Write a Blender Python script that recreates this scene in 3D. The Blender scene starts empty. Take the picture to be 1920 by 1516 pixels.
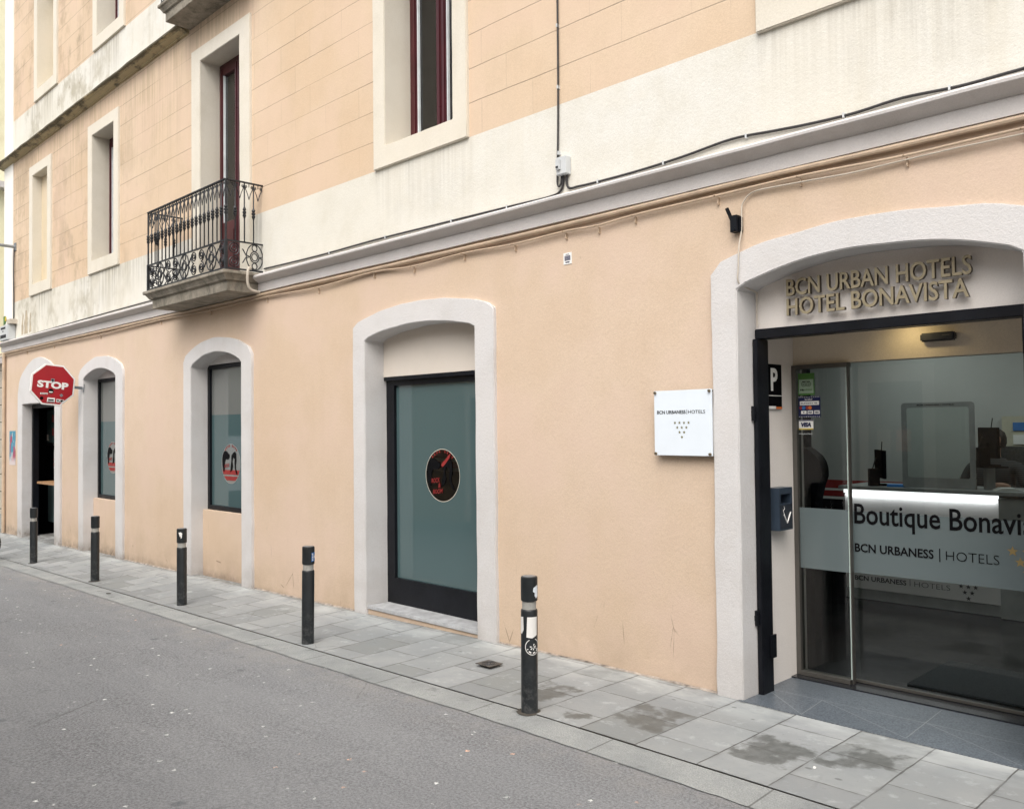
import bpy, bmesh, math, random
from mathutils import Matrix, Vector, Euler, noise
random.seed(7)
R = math.radians
S = bpy.context.scene
col = S.collection

# ------------------------------------------------------------------ camera, world, sun, exposure
cam_d = bpy.data.cameras.new('camera'); cam = bpy.data.objects.new('camera', cam_d); col.objects.link(cam)
cam_d.sensor_width = 36; cam_d.lens = 36 * 1641.45 / 1920; cam_d.clip_start = .05; cam_d.clip_end = 800
cam.matrix_world = Matrix(((0.70265103, 0.02555882, 0.71107544, 0), (0.71145487, -0.01027372, -0.70265668, 0),
                           (-0.01065369, 0.99962053, -0.02540279, 1.65), (0, 0, 0, 1)))
S.camera = cam
SUN_EL, SUN_AZ = 52, -60        # azimuth of the sun measured from +X towards +Y
w = bpy.data.worlds.new('World'); S.world = w; w.use_nodes = True
nt = w.node_tree; bg = nt.nodes['Background']
sky = nt.nodes.new('ShaderNodeTexSky'); sky.sky_type = 'NISHITA'; sky.sun_disc = False
sky.sun_elevation = R(SUN_EL); sky.sun_rotation = R(90 - SUN_AZ); sky.air_density = 1.5; sky.dust_density = 6; sky.ozone_density = 1
hs = nt.nodes.new('ShaderNodeHueSaturation'); hs.inputs['Saturation'].default_value = .45
nt.links.new(sky.outputs[0], hs.inputs['Color']); nt.links.new(hs.outputs[0], bg.inputs[0]); bg.inputs[1].default_value = .15
sd = bpy.data.lights.new('sun', 'SUN'); sd.energy = 1.5; sd.angle = R(70); sd.color = (1, .975, .945)
so = bpy.data.objects.new('sun', sd); col.objects.link(so)
d = Vector((math.cos(R(SUN_AZ)) * math.cos(R(SUN_EL)), math.sin(R(SUN_AZ)) * math.cos(R(SUN_EL)), math.sin(R(SUN_EL))))
so.rotation_euler = d.to_track_quat('Z', 'Y').to_euler(); so.location = d * 30
S.view_settings.view_transform = 'Standard'; S.view_settings.look = 'None'; S.view_settings.gamma = 1
S.view_settings.exposure = .46

# ------------------------------------------------------------------ helpers
def tag(o, label=None, cat=None, group=None, kind=None):
    for k, v in (('label', label), ('category', cat), ('group', group), ('kind', kind)):
        if v: o[k] = v
    return o
def empty(name, loc=(0, 0, 0), rot=(0, 0, 0)):
    o = bpy.data.objects.new(name, None); o.location = loc; o.rotation_euler = rot; o.empty_display_size = .1
    col.objects.link(o); return o
def link(name, me, m, parent=None, loc=(0, 0, 0), rot=(0, 0, 0)):
    me.name = name
    o = bpy.data.objects.new(name, me); col.objects.link(o); o.location = loc; o.rotation_euler = rot
    if m:
        me.materials.clear(); me.materials.append(m)
    if parent: o.parent = parent
    return o
class MB:
    def __init__(s): s.v = []; s.f = []
    def add(s, vs, fs):
        b = len(s.v); s.v += [tuple(v) for v in vs]; s.f += [tuple(i + b for i in f) for f in fs]; return s
    def quad(s, a, b, c, d): return s.add([a, b, c, d], [(0, 1, 2, 3)])
    def box(s, x0, x1, y0, y1, z0, z1):
        return s.add([(x0, y0, z0), (x1, y0, z0), (x1, y1, z0), (x0, y1, z0), (x0, y0, z1), (x1, y0, z1), (x1, y1, z1), (x0, y1, z1)],
                     [(0, 3, 2, 1), (4, 5, 6, 7), (0, 1, 5, 4), (1, 2, 6, 5), (2, 3, 7, 6), (3, 0, 4, 7)])
    def tube(s, pts, r, n=8, cap=True):
        pts = [Vector(p) for p in pts]; k = len(pts); rings = []
        rr = r if isinstance(r, (list, tuple)) else [r] * k
        up = Vector((0, 0, 1)); t0 = (pts[1] - pts[0]).normalized()
        if abs(t0.z) > .9: up = Vector((1, 0, 0))
        u = t0.cross(up).normalized()
        for i, p in enumerate(pts):
            t = (pts[min(i + 1, k - 1)] - pts[max(i - 1, 0)])
            t = t.normalized() if t.length > 1e-9 else t0
            u = (u - t * u.dot(t)); u = u.normalized() if u.length > 1e-6 else t.orthogonal().normalized()
            v = t.cross(u)
            rings.append([p + (u * math.cos(2 * math.pi * j / n) + v * math.sin(2 * math.pi * j / n)) * rr[i] for j in range(n)])
        vs = [q for rg in rings for q in rg]; fs = []
        for i in range(k - 1):
            for j in range(n): fs.append((i * n + j, i * n + (j + 1) % n, (i + 1) * n + (j + 1) % n, (i + 1) * n + j))
        if cap: fs += [tuple(reversed(range(n))), tuple(range((k - 1) * n, k * n))]
        return s.add(vs, fs)
    def lathe(s, prof, n=24, cx=0, cy=0):
        vs = []; fs = []
        for r_, z in prof: vs += [(cx + r_ * math.cos(2 * math.pi * j / n), cy + r_ * math.sin(2 * math.pi * j / n), z) for j in range(n)]
        for i in range(len(prof) - 1):
            for j in range(n): fs.append((i * n + j, i * n + (j + 1) % n, (i + 1) * n + (j + 1) % n, (i + 1) * n + j))
        fs += [tuple(reversed(range(n))), tuple(range((len(prof) - 1) * n, len(prof) * n))]
        return s.add(vs, fs)
    def prism(s, poly, a, b, ax='y'):
        # poly in two coords, extruded from a to b along axis
        def P(p, q):
            return (p[0], q, p[1]) if ax == 'y' else ((q, p[0], p[1]) if ax == 'x' else (p[0], p[1], q))
        n = len(poly); vs = [P(p, a) for p in poly] + [P(p, b) for p in poly]
        fs = [tuple(range(n)), tuple(reversed(range(n, 2 * n)))] + [(i, i + n, (i + 1) % n + n, (i + 1) % n) for i in range(n)]
        return s.add(vs, fs)
    def sweep(s, prof, x0, x1, n=1):
        # profile (y, z) swept along x, open profile
        k = len(prof); vs = []; fs = []
        for i in range(n + 1):
            x = x0 + (x1 - x0) * i / n
            vs += [(x, p[0], p[1]) for p in prof]
        for i in range(n):
            for j in range(k - 1): fs.append((i * k + j, i * k + j + 1, (i + 1) * k + j + 1, (i + 1) * k + j))
        fs += [tuple(range(k)), tuple(reversed(range(n * k, n * k + k)))]
        return s.add(vs, fs)
    def build(s, name, m, parent=None, loc=(0, 0, 0), rot=(0, 0, 0), smooth=False, bevel=0, fix=True):
        me = bpy.data.meshes.new(name); me.from_pydata(s.v, [], s.f); me.update()
        if fix or bevel:
            bm = bmesh.new(); bm.from_mesh(me)
            if fix: bmesh.ops.recalc_face_normals(bm, faces=bm.faces)
            if bevel:
                es = [e for e in bm.edges if len(e.link_faces) == 2 and e.calc_face_angle(0) > .6]
                bmesh.ops.bevel(bm, geom=es, offset=bevel, segments=2, affect='EDGES', clamp_overlap=True)
            bm.to_mesh(me); bm.free()
        if smooth:
            me.polygons.foreach_set('use_smooth', [True] * len(me.polygons))
            try: me.set_sharp_from_angle(angle=R(40))
            except Exception: pass
        return link(name, me, m, parent, loc, rot)
def text(s, size, m, parent, loc, rot=(R(90), 0, 0), width=None, height=None, bold=0, ext=.0008, name='lettering', align='LEFT', shear=0, space=1):
    c = bpy.data.curves.new(name, 'FONT'); c.body = s; c.size = size; c.extrude = ext; c.offset = bold; c.align_x = align; c.shear = shear
    c.space_character = space; c.resolution_u = 3
    t = bpy.data.objects.new(name, c); col.objects.link(t)
    bpy.context.view_layer.update()
    me = bpy.data.meshes.new_from_object(t.evaluated_get(bpy.context.evaluated_depsgraph_get()))
    bpy.data.objects.remove(t)
    xs = [v.co.x for v in me.vertices]; ys = [v.co.y for v in me.vertices]
    x0, x1, y0, y1 = min(xs), max(xs), min(ys), max(ys)
    sx = width / (x1 - x0) if width else 1; sy = height / (y1 - y0) if height else (sx if width else 1)
    ox = x0 if align == 'LEFT' else (x0 + x1) / 2
    for v in me.vertices: v.co.x = (v.co.x - ox) * sx; v.co.y = (v.co.y - (y0 if height else 0)) * sy
    return link(name, me, m, parent, loc, rot)
def star(mb, cx, cz, r, y, t=.001):
    pts = [(cx + (r if i % 2 == 0 else r * .42) * math.sin(i * math.pi / 5), cz + (r if i % 2 == 0 else r * .42) * math.cos(i * math.pi / 5)) for i in range(10)]
    mb.prism(pts, y, y - t)

# ------------------------------------------------------------------ materials
class NT:
    def __init__(s, name):
        s.m = bpy.data.materials.new(name); s.m.use_nodes = True; s.t = s.m.node_tree
        s.b = s.t.nodes['Principled BSDF']; s.pos = s.n('ShaderNodeNewGeometry').outputs['Position']
        s.oc = s.n('ShaderNodeTexCoord').outputs['Object']
    def n(s, k, **kw):
        q = s.t.nodes.new(k)
        for a, b in kw.items(): setattr(q, a, b)
        return q
    def l(s, a, b): s.t.links.new(a, b)
    def set(s, sock, v):
        if hasattr(v, 'is_linked') or hasattr(v, 'links'): s.l(v, sock)
        else: sock.default_value = v if not (isinstance(v, tuple) and len(v) == 3 and sock.type == 'RGBA') else (*v, 1)
    def math(s, op, a, b=0, c=None, clamp=False):
        q = s.n('ShaderNodeMath', operation=op, use_clamp=clamp); s.set(q.inputs[0], a); s.set(q.inputs[1], b)
        if c is not None: s.set(q.inputs[2], c)
        return q.outputs[0]
    def mapv(s, vec, scale=(1, 1, 1), loc=(0, 0, 0), rot=(0, 0, 0)):
        q = s.n('ShaderNodeMapping'); s.l(vec, q.inputs[0]); q.inputs['Scale'].default_value = scale
        q.inputs['Location'].default_value = loc; q.inputs['Rotation'].default_value = rot; return q.outputs[0]
    def noise(s, vec, scale, detail=3, rough=.55):
        q = s.n('ShaderNodeTexNoise'); s.l(vec, q.inputs['Vector']); q.inputs['Scale'].default_value = scale
        q.inputs['Detail'].default_value = detail; q.inputs['Roughness'].default_value = rough; return q.outputs['Fac']
    def ramp(s, f, a, b, lo=0., hi=1.):
        q = s.n('ShaderNodeMapRange'); q.clamp = True; s.set(q.inputs[0], f)
        for i, v in ((1, a), (2, b), (3, lo), (4, hi)): q.inputs[i].default_value = v
        return q.outputs[0]
    def mix(s, f, a, b, mode='MIX'):
        q = s.n('ShaderNodeMix', data_type='RGBA', blend_type=mode); s.set(q.inputs[0], f); s.set(q.inputs[6], a); s.set(q.inputs[7], b)
        return q.outputs[2]
    def xyz(s, vec):
        q = s.n('ShaderNodeSeparateXYZ'); s.l(vec, q.inputs[0]); return q.outputs
    def comb(s, x, y, z=0):
        q = s.n('ShaderNodeCombineXYZ'); s.set(q.inputs[0], x); s.set(q.inputs[1], y); s.set(q.inputs[2], z); return q.outputs[0]
    def bump(s, h, strength, dist=.01, nrm=None):
        q = s.n('ShaderNodeBump'); s.set(q.inputs['Height'], h); q.inputs['Strength'].default_value = strength; q.inputs['Distance'].default_value = dist
        if nrm: s.l(nrm, q.inputs['Normal'])
        return q.outputs[0]
    def out(s, colr, rough=.8, nrm=None, metal=0, spec=None):
        s.set(s.b.inputs['Base Color'], colr); s.set(s.b.inputs['Roughness'], rough); s.b.inputs['Metallic'].default_value = metal
        if nrm: s.l(nrm, s.b.inputs['Normal'])
        if spec is not None: s.b.inputs['Specular IOR Level'].default_value = spec
        return s.m

def plain(name, c, rough=.5, metal=0, var=.12, scale=8, bump=0, bscale=120, spec=None, emit=0):
    k = NT(name); f = k.ramp(k.noise(k.oc, scale, 4), .3, .7)
    c2 = tuple(max(0, x * (1 - var)) for x in c); c1 = tuple(min(1, x * (1 + var)) for x in c)
    nrm = k.bump(k.noise(k.oc, bscale, 2), bump, .004) if bump else None
    rg = k.ramp(k.noise(k.oc, scale * 2.3, 3), .3, .7, rough * .85, min(1, rough * 1.15))
    k.out(k.mix(f, c2, c1), rg, nrm, metal, spec)
    if emit: k.b.inputs['Emission Color'].default_value = (*c, 1); k.b.inputs['Emission Strength'].default_value = emit
    return k.m

def stucco(name, base, alt, stain, amt=.25, bump=.5, scored=False, dirt_z=None, drips=None, streaks=.6, scratch=False, g=1.0, patch=0):
    k = NT(name); X, Y, Z = k.xyz(k.pos)
    c = k.mix(k.ramp(k.noise(k.pos, .55, 4, .6), .35, .68), base, alt)
    c = k.mix(k.ramp(k.noise(k.pos, 3.2, 5, .65), .45, .75, 0, .35), c, stain)
    st = k.noise(k.mapv(k.pos, (7, 3, .45)), 1.0, 5, .62)             # vertical streaks
    big = k.ramp(k.noise(k.pos, .35, 3), .42, .62)
    f = k.math('MULTIPLY', k.ramp(st, .5, .78), big)
    c = k.mix(k.math('MULTIPLY', f, amt * streaks * 2), c, stain)
    if drips:      # streaks that start under sills / mouldings: (x0, x1, ztop, length, strength)
        fs = k.ramp(k.noise(k.mapv(k.pos, (16, 3, .5)), 1.0, 4, .7), .42, .66)
        for (x0, x1, zt, ln, sg) in drips:
            m = k.math('MULTIPLY', k.ramp(X, x0 - .05, x0 + .04), k.ramp(X, x1 - .04, x1 + .05, 1, 0))
            m = k.math('MULTIPLY', m, k.math('MULTIPLY', k.ramp(Z, zt - ln, zt, 0, 1), k.math('LESS_THAN', Z, zt)))
            c = k.mix(k.math('MULTIPLY', k.math('MULTIPLY', m, fs), sg), c, (.16, .13, .085))
    if patch:
        pm_ = k.math('MULTIPLY', k.ramp(k.noise(k.mapv(k.pos, (1, 1, .8)), 1.5, 6, .68), .50, .60), k.ramp(X, -10.5, -14.5, .0, 1))
        c = k.mix(k.math('MULTIPLY', pm_, patch), c, tuple(x * .78 for x in stain))
        c = k.mix(k.math('MULTIPLY', k.ramp(k.noise(k.pos, 4, 6, .7), .58, .66), k.math('MULTIPLY', pm_, patch)), c, (.30, .25, .18))
    pits = k.noise(k.pos, 9, 6, .7)
    c = k.mix(k.ramp(pits, .70, .78, 0, .5), c, tuple(x * .35 for x in stain))
    fine = k.noise(k.pos, 130 * g, 3, .65); mid = k.noise(k.pos, 48 * g, 3, .6)
    c = k.mix(k.ramp(fine, .40, .62, .0, .30), c, tuple(x * .72 for x in base))
    c = k.mix(k.ramp(k.noise(k.pos, 1.1, 4, .6), .46, .62, 0, .55), c, (base[0] * 1.02, base[1] * 1.01, base[2] * (1.10 if base[2] < .4 else 1.0)))
    h = k.math('ADD', fine, k.math('MULTIPLY', mid, 1.1))
    if scratch:
        sc = k.n('ShaderNodeTexVoronoi', feature='DISTANCE_TO_EDGE'); k.l(k.mapv(k.pos, (2.6, 2, .9), rot=(0, .35, 0)), sc.inputs['Vector']); sc.inputs['Scale'].default_value = 1.1
        low = k.ramp(Z, .0, .9, 1, 0)
        msk = k.math('MULTIPLY', k.ramp(k.noise(k.pos, 4.5, 3), .56, .66), low)
        c = k.mix(k.math('MULTIPLY', k.ramp(sc.outputs[0], .0, .010, .9, 0), msk), c, (.11, .085, .06))
        sc2 = k.noise(k.mapv(k.pos, (5, 3, 1.2), rot=(0, .5, 0)), 2.2, 6, .75); c = k.mix(k.math('MULTIPLY', k.ramp(sc2, .66, .74, 0, .5), k.ramp(Z, .2, 1.3, 1, .12)), c, (.30, .23, .17))
    if scored:
        zz = k.math('DIVIDE', k.math('SUBTRACT', Z, 3.972), .2775)
        wob = k.math('MULTIPLY', k.math('SUBTRACT', k.noise(k.pos, 3, 2), .5), .03)
        zz = k.math('ADD', zz, wob)
        fr = k.math('FRACT', zz); dd = k.math('MINIMUM', fr, k.math('SUBTRACT', 1, fr))
        lh = k.ramp(dd, .006, .020, 1, 0)
        row = k.math('FLOOR', zz); off = k.math('MULTIPLY', k.math('MODULO', row, 2), .5)
        xx = k.math('ADD', k.math('DIVIDE', X, .56), off); fx = k.math('FRACT', k.math('ADD', xx, 100)); dx = k.math('MINIMUM', fx, k.math('SUBTRACT', 1, fx))
        lv = k.math('MULTIPLY', k.ramp(dx, .003, .009, 1, 0), k.ramp(k.noise(k.pos, 1.3, 3), .4, .62, 0, .45))
        fade = k.ramp(k.noise(k.mapv(k.pos, (.6, 1, 3)), 1.0, 3), .3, .6, .25, 1)
        ln = k.math('MAXIMUM', k.math('MULTIPLY', lh, fade), lv)
        cell = k.n('ShaderNodeTexWhiteNoise', noise_dimensions='2D'); k.l(k.comb(k.math('FLOOR', k.math('ADD', xx, 100)), row), cell.inputs['Vector'])
        c = k.mix(k.ramp(cell.outputs['Value'], 0, 1, 0, .16), c, alt)
        c = k.mix(k.math('MULTIPLY', ln, .62), c, (.12, .10, .08))
        h = k.math('SUBTRACT', h, k.math('MULTIPLY', ln, 3))
    if dirt_z is not None:
        f = k.math('MULTIPLY', k.ramp(Z, dirt_z, dirt_z + .5, 1, 0), k.ramp(k.noise(k.pos, 2.6, 5, .65), .3, .75))
        c = k.mix(k.math('MULTIPLY', f, .7), c, tuple(x * .62 for x in stain))
        f2 = k.math('MULTIPLY', k.ramp(Z, dirt_z - .02, dirt_z + .10, 1, 0), k.ramp(k.noise(k.pos, 9, 4, .7), .35, .65))
        c = k.mix(k.math('MULTIPLY', f2, .8), c, (.20, .17, .14))
    return k.out(c, .9, k.bump(h, bump, .004), spec=.25)

M = {}
SILLS = [(-6.46, -5.17), (-13.69, -12.49), (-16.51, -15.38), (-2.62, -1.3), (-10.6, -8.5)]
M['peach'] = stucco('peach_render', (.60, .465, .345), (.655, .53, .42), (.53, .40, .285), .25, .32, dirt_z=-.1, scratch=True)
M['upper'] = stucco('scored_peach_render', (.61, .46, .32), (.67, .54, .41), (.50, .385, .27), .5, .25, scored=True, patch=.75,
                    drips=[(-18, -10.5, 6.52, 1.7, .55), (-14, -12, 9, 3, .3), (-10.4, -8.6, 6.55, .7, .6)])
M['cream'] = stucco('cream_render', (.66, .635, .56), (.73, .73, .71), (.52, .48, .38), .6, .38, patch=.95,
                    drips=[(a, b, 3.985, .6, .5) for a, b in SILLS] + [(a, b, 7.285, .65, .8) for a, b in SILLS] + [(-14.5, -10.5, 3.99, .62, .5), (-18, -14.5, 3.99, .62, .3)])
M['trim'] = stucco('cream_trim_render', (.66, .62, .53), (.70, .66, .59), (.52, .47, .37), .4, .3)
M['white_trim'] = stucco('white_trim_render', (.60, .59, .585), (.64, .635, .64), (.46, .42, .38), .18, .5, dirt_z=-.1)
M['cornice'] = stucco('cornice_render', (.58, .555, .545), (.63, .61, .60), (.42, .38, .35), .3, .35)
M['pilaster'] = stucco('pilaster_render', (.80, .79, .75), (.84, .83, .80), (.70, .66, .55), .3, .3)
k = NT('weathered_cornice')
X, Y, Z = k.xyz(k.pos)
nn = k.noise(k.mapv(k.pos, (3, 6, 6)), 1.0, 5, .7); lip = k.ramp(Y, 4.68 - .15, 4.68 - .085, 1, 0)
f = k.ramp(k.math('ADD', nn, k.math('MULTIPLY', lip, .22)), .52, .66)
M['old_cornice'] = k.out(k.mix(f, k.mix(k.noise(k.pos, 6, 4), (.46, .38, .22), (.36, .30, .19)), k.mix(k.noise(k.pos, 8, 4), (.07, .062, .045), (.17, .145, .09))), .9, k.bump(k.noise(k.pos, 30, 4), .5, .01))
k = NT('old_balcony_stone'); X, Y, Z = k.xyz(k.pos)
c = k.mix(k.ramp(k.noise(k.pos, 4, 5, .65), .35, .65), (.34, .305, .25), (.20, .18, .145))
c = k.mix(k.ramp(k.noise(k.mapv(k.pos, (9, 9, 4)), 1.0, 5, .7), .48, .70, 0, .65), c, (.05, .045, .035))
c = k.mix(k.ramp(k.noise(k.pos, 18, 4, .7), .6, .7, 0, .5), c, (.42, .38, .3))
M['stone'] = k.out(c, .9, k.bump(k.noise(k.pos, 45, 5, .7), .7, .01))
k = NT('peach_niche'); M['niche'] = stucco('blind_niche_render', (.62, .52, .36), (.66, .57, .43), (.42, .36, .25), .6, .2)

M['black_frame'] = plain('black_painted_metal', (.006, .007, .010), .4, 0, .3, 6, .15, 60, spec=.22)
M['iron'] = plain('wrought_iron', (.022, .024, .028), .45, .3, .4, 20, .3, 90)
M['red_frame'] = plain('oxblood_wood', (.055, .006, .010), .32, 0, .2, 5)
M['white_bead'] = plain('white_glazing_bead', (.6, .64, .66), .4)
M['steel'] = plain('brushed_steel', (.13, .125, .115), .36, .6, .03, 3)
M['brass'] = plain('aged_brass', (.19, .155, .10), .38, .35, .18, 14, .1)
M['brass_front'] = plain('brass_letter_face', (.36, .31, .21), .35, .3, .1, 14)
M['brass_side'] = plain('shaded_brass_return', (.065, .048, .03), .45, .3, .2, 14)  # shade on the letter sides put into a darker brass
M['brass_dark'] = plain('tarnished_brass', (.22, .18, .12), .42, .8, .2, 14)
M['cable'] = plain('black_cable', (.025, .023, .024), .6)
M['pipe'] = plain('painted_conduit', (.50, .385, .28), .6, 0, .15, 6, .2)
M['pipe_pale'] = plain('pale_cable', (.50, .45, .38), .55)
M['pvc'] = plain('grey_plastic_box', (.52, .54, .55), .45, 0, .08)
M['plate'] = plain('glossy_white_acrylic', (.72, .79, .86), .07, 0, .02)
M['ink'] = plain('black_ink', (.004, .004, .005), .6, spec=.08)
M['ink_soft'] = plain('dark_grey_ink', (.035, .035, .04), .6, spec=.1)
M['gold_ink'] = plain('gold_star_vinyl', (.15, .135, .04), .45)
M['yellow_ink'] = plain('yellow_star_vinyl', (.22, .155, .055), .6)
M['white'] = plain('white_print', (.78, .78, .76), .5, 0, .05)
M['red_ink'] = plain('red_print', (.26, .022, .02), .5)
M['red_sign'] = plain('red_sign_face', (.34, .010, .018), .38, 0, .1, 5)
M['blue_ink'] = plain('blue_print', (.03, .16, .45), .4)
M['navy'] = plain('navy_print', (.01, .015, .07), .35)
M['green_ink'] = plain('green_print', (.06, .17, .035), .45)
M['palegreen'] = plain('pale_green_print', (.28, .38, .28), .45)
M['orange_ink'] = plain('orange_print', (.65, .16, .03), .5)
M['yellow'] = plain('yellow_print', (.55, .42, .03), .5)
M['galv'] = plain('galvanised_steel', (.30, .33, .36), .4, .7, .2)
M['rubber'] = plain('rubber', (.02, .02, .02), .7)
M['charcoal'] = plain('charcoal_plastic', (.018, .022, .032), .4)
M['slate_blue'] = plain('slate_blue_metal', (.045, .065, .095), .35, .3, .1)
M['white_band'] = plain('pale_reflective_band', (.33, .33, .31), .35, 0, .1, 40)
M['wood'] = plain('light_wood', (.38, .22, .11), .45, 0, .2, 10)
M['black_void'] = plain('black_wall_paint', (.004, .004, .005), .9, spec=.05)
M['lobby_wall'] = plain('lobby_wall_paint', (.42, .43, .42), .7, 0, .05, 2)
M['lobby_floor'] = plain('dark_lobby_tile', (.006, .007, .008), .22, 0, .2, 2, spec=.3)
M['beige'] = stucco('beige_render', (.70, .62, .51), (.72, .65, .54), (.55, .48, .40), .15, .15)
M['panel'] = stucco('cream_panel_render', (.66, .605, .54), (.68, .63, .57), (.55, .49, .42), .15, .2)
M['fascia'] = stucco('brightened_fascia_render', (.76, .72, .685), (.78, .745, .71), (.64, .60, .56), .12, .2)  # colour raised to make up for light missing under the arch
M['desk'] = plain('brushed_desk_panel', (.55, .53, .53), .5, .0, .06, 3)
M['grey_acrylic'] = plain('grey_acrylic_rim', (.26, .27, .27), .5)
M['cream_board'] = plain('cream_board', (.48, .46, .36), .6)
M['mesh_fabric'] = plain('chair_mesh', (.05, .055, .055), .8, 0, .3, 50)
M['yellow_wall'] = stucco('pale_yellow_render', (.84, .80, .55), (.86, .83, .66), (.6, .5, .3), .2, .2)
M['opp_wall'] = stucco('opposite_render', (.46, .42, .35), (.52, .47, .40), (.30, .26, .2), .3, .2)
M['lit'] = plain('led_strip', (1, .98, 1), .5, emit=1.1)
M['gravel_spot'] = plain('dark_iron_cover', (.11, .10, .09), .6, .4, .3, 30, .6, 60)

# bollard paint
k = NT('bollard_paint'); X, Y, Z = k.xyz(k.oc)
c = k.mix(k.ramp(k.noise(k.oc, 9, 4), .35, .65), (.008, .011, .013), (.015, .019, .022))
c = k.mix(k.math('MULTIPLY', k.ramp(Z, .0, .35, 1, 0), k.ramp(k.noise(k.oc, 24, 5, .7), .48, .66, 0, .7)), c, (.10, .10, .10))
M['bollard'] = k.out(c, k.ramp(k.noise(k.oc, 14, 3), .3, .7, .32, .5), k.bump(k.noise(k.oc, 140, 2), .15, .002))

# glass
def glass(name, tint, refl=1.0, ior=1.5):
    m = bpy.data.materials.new(name); m.use_nodes = True; t = m.node_tree; t.nodes.clear()
    o = t.nodes.new('ShaderNodeOutputMaterial'); tr = t.nodes.new('ShaderNodeBsdfTransparent'); tr.inputs[0].default_value = (*tint, 1)
    gl = t.nodes.new('ShaderNodeBsdfGlossy'); gl.inputs['Roughness'].default_value = .0; gl.inputs[0].default_value = (refl, refl, refl, 1)
    fr = t.nodes.new('ShaderNodeFresnel'); fr.inputs[0].default_value = ior
    mx = t.nodes.new('ShaderNodeMixShader'); t.links.new(fr.outputs[0], mx.inputs[0]); t.links.new(tr.outputs[0], mx.inputs[1]); t.links.new(gl.outputs[0], mx.inputs[2])
    t.links.new(mx.outputs[0], o.inputs[0]); return m
M['glass'] = glass('clear_glass', (.84, .90, .87), 1, 1.5)
M['glass_up'] = glass('upper_window_glass', (.90, .91, .91), 1, 1.6)
M['plexi'] = glass('clear_plexiglass', (.9, .93, .92), 1, 1.4)
k = NT('frosted_film')
M['frost'] = k.out(k.mix(k.ramp(k.noise(k.pos, 1.2, 2), .3, .7), (.09, .14, .145), (.10, .155, .16)), .04, k.bump(k.noise(k.pos, 1.1, 2), .03, .02)); k.b.inputs['IOR'].default_value = 1.6
m = bpy.data.materials.new('grey_frosted_band'); m.use_nodes = True; t = m.node_tree; b = t.nodes['Principled BSDF']
b.inputs['Base Color'].default_value = (.165, .205, .215, 1); b.inputs['Roughness'].default_value = .06
mx = t.nodes.new('ShaderNodeMixShader'); tr = t.nodes.new('ShaderNodeBsdfTransparent'); tr.inputs[0].default_value = (.7, .75, .75, 1); mx.inputs[0].default_value = .68
t.links.new(tr.outputs[0], mx.inputs[1]); t.links.new(b.outputs[0], mx.inputs[2]); t.links.new(mx.outputs[0], t.nodes['Material Output'].inputs[0]); M['band'] = m
M['blind'] = plain('pale_backing', (.62, .64, .62), .8, 0, .05, 3)  # colour of the pale sheets added behind the shop panes
M['curtain'] = plain('grey_curtain', (.36, .345, .34), .8, 0, .05, 3)

# asphalt
k = NT('asphalt'); P = k.pos
c = k.mix(k.ramp(k.noise(P, 70, 6, .9), .40, .60), (0.098, 0.102, 0.107), (0.325, 0.334, 0.347))
c = k.mix(k.ramp(k.noise(P, .8, 4), .35, .7, 0, .35), c, (0.212, 0.223, 0.236))
c = k.mix(k.ramp(k.noise(P, 48, 4, .7), .60, .72, 0, .5), c, (0.142, 0.149, 0.157))
v = k.n('ShaderNodeTexVoronoi'); k.l(k.mapv(P, (1, 1, 1)), v.inputs['Vector']); v.inputs['Scale'].default_value = 11; v.inputs['Randomness'].default_value = 1
cr = k.xyz(v.outputs['Color']); nz = k.noise(P, 90, 2)
dd = k.math('ADD', v.outputs['Distance'], k.math('MULTIPLY', k.math('SUBTRACT', nz, .5), .42))
fl = k.math('MULTIPLY', k.ramp(dd, .09, .13, 1, 0), k.math('GREATER_THAN', cr[0], .68))
c = k.mix(k.math('MULTIPLY', fl, k.ramp(cr[1], 0, 1, .12, .75)), c, k.mix(k.math('GREATER_THAN', cr[2], .90), (1.128, 1.159, 1.129), (1.184, 0.655, 0.409)))
v2 = k.n('ShaderNodeTexVoronoi'); k.l(P, v2.inputs['Vector']); v2.inputs['Scale'].default_value = 2.6
c2 = k.xyz(v2.outputs['Color']); dd2 = k.math('ADD', v2.outputs['Distance'], k.math('MULTIPLY', k.math('SUBTRACT', k.noise(P, 14, 3), .5), .12))
sp = k.math('MULTIPLY', k.ramp(dd2, .07, .10, 1, 0), k.math('GREATER_THAN', c2[0], .72))
c = k.mix(k.math('MULTIPLY', sp, .6), c, (0.083, 0.096, 0.109))
X, Y, Z = k.xyz(P)
big = k.ramp(k.noise(k.mapv(P, (.35, 1.3, 1)), 1.0, 4, .6), .42, .62); c = k.mix(k.math('MULTIPLY', big, .22), c, (0.365, 0.379, 0.389))
ed = k.math('MULTIPLY', k.ramp(Y, 3.05, 3.42, 0, 1), k.ramp(k.noise(P, 5, 5, .7), .40, .66)); c = k.mix(k.math('MULTIPLY', ed, .55), c, (0.320, 0.309, 0.288))
cv = k.n('ShaderNodeTexVoronoi', feature='DISTANCE_TO_EDGE'); k.l(k.mapv(P, (1, 1.4, 1)), cv.inputs['Vector']); cv.inputs['Scale'].default_value = .55
wv = k.math('ADD', cv.outputs[0], k.math('MULTIPLY', k.math('SUBTRACT', k.noise(P, 9, 4, .7), .5), .03))
c = k.mix(k.math('MULTIPLY', k.ramp(k.math('ABSOLUTE', wv), .0008, .0035, 1, 0), k.ramp(k.noise(P, .9, 2), .5, .62, 0, .6)), c, (0.075, 0.077, 0.077))
h = k.math('ADD', k.noise(P, 200, 2), k.math('MULTIPLY', k.noise(P, 60, 3), .8))
M['asphalt'] = k.out(c, .85, k.bump(h, .9, .007), spec=.3)

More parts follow.
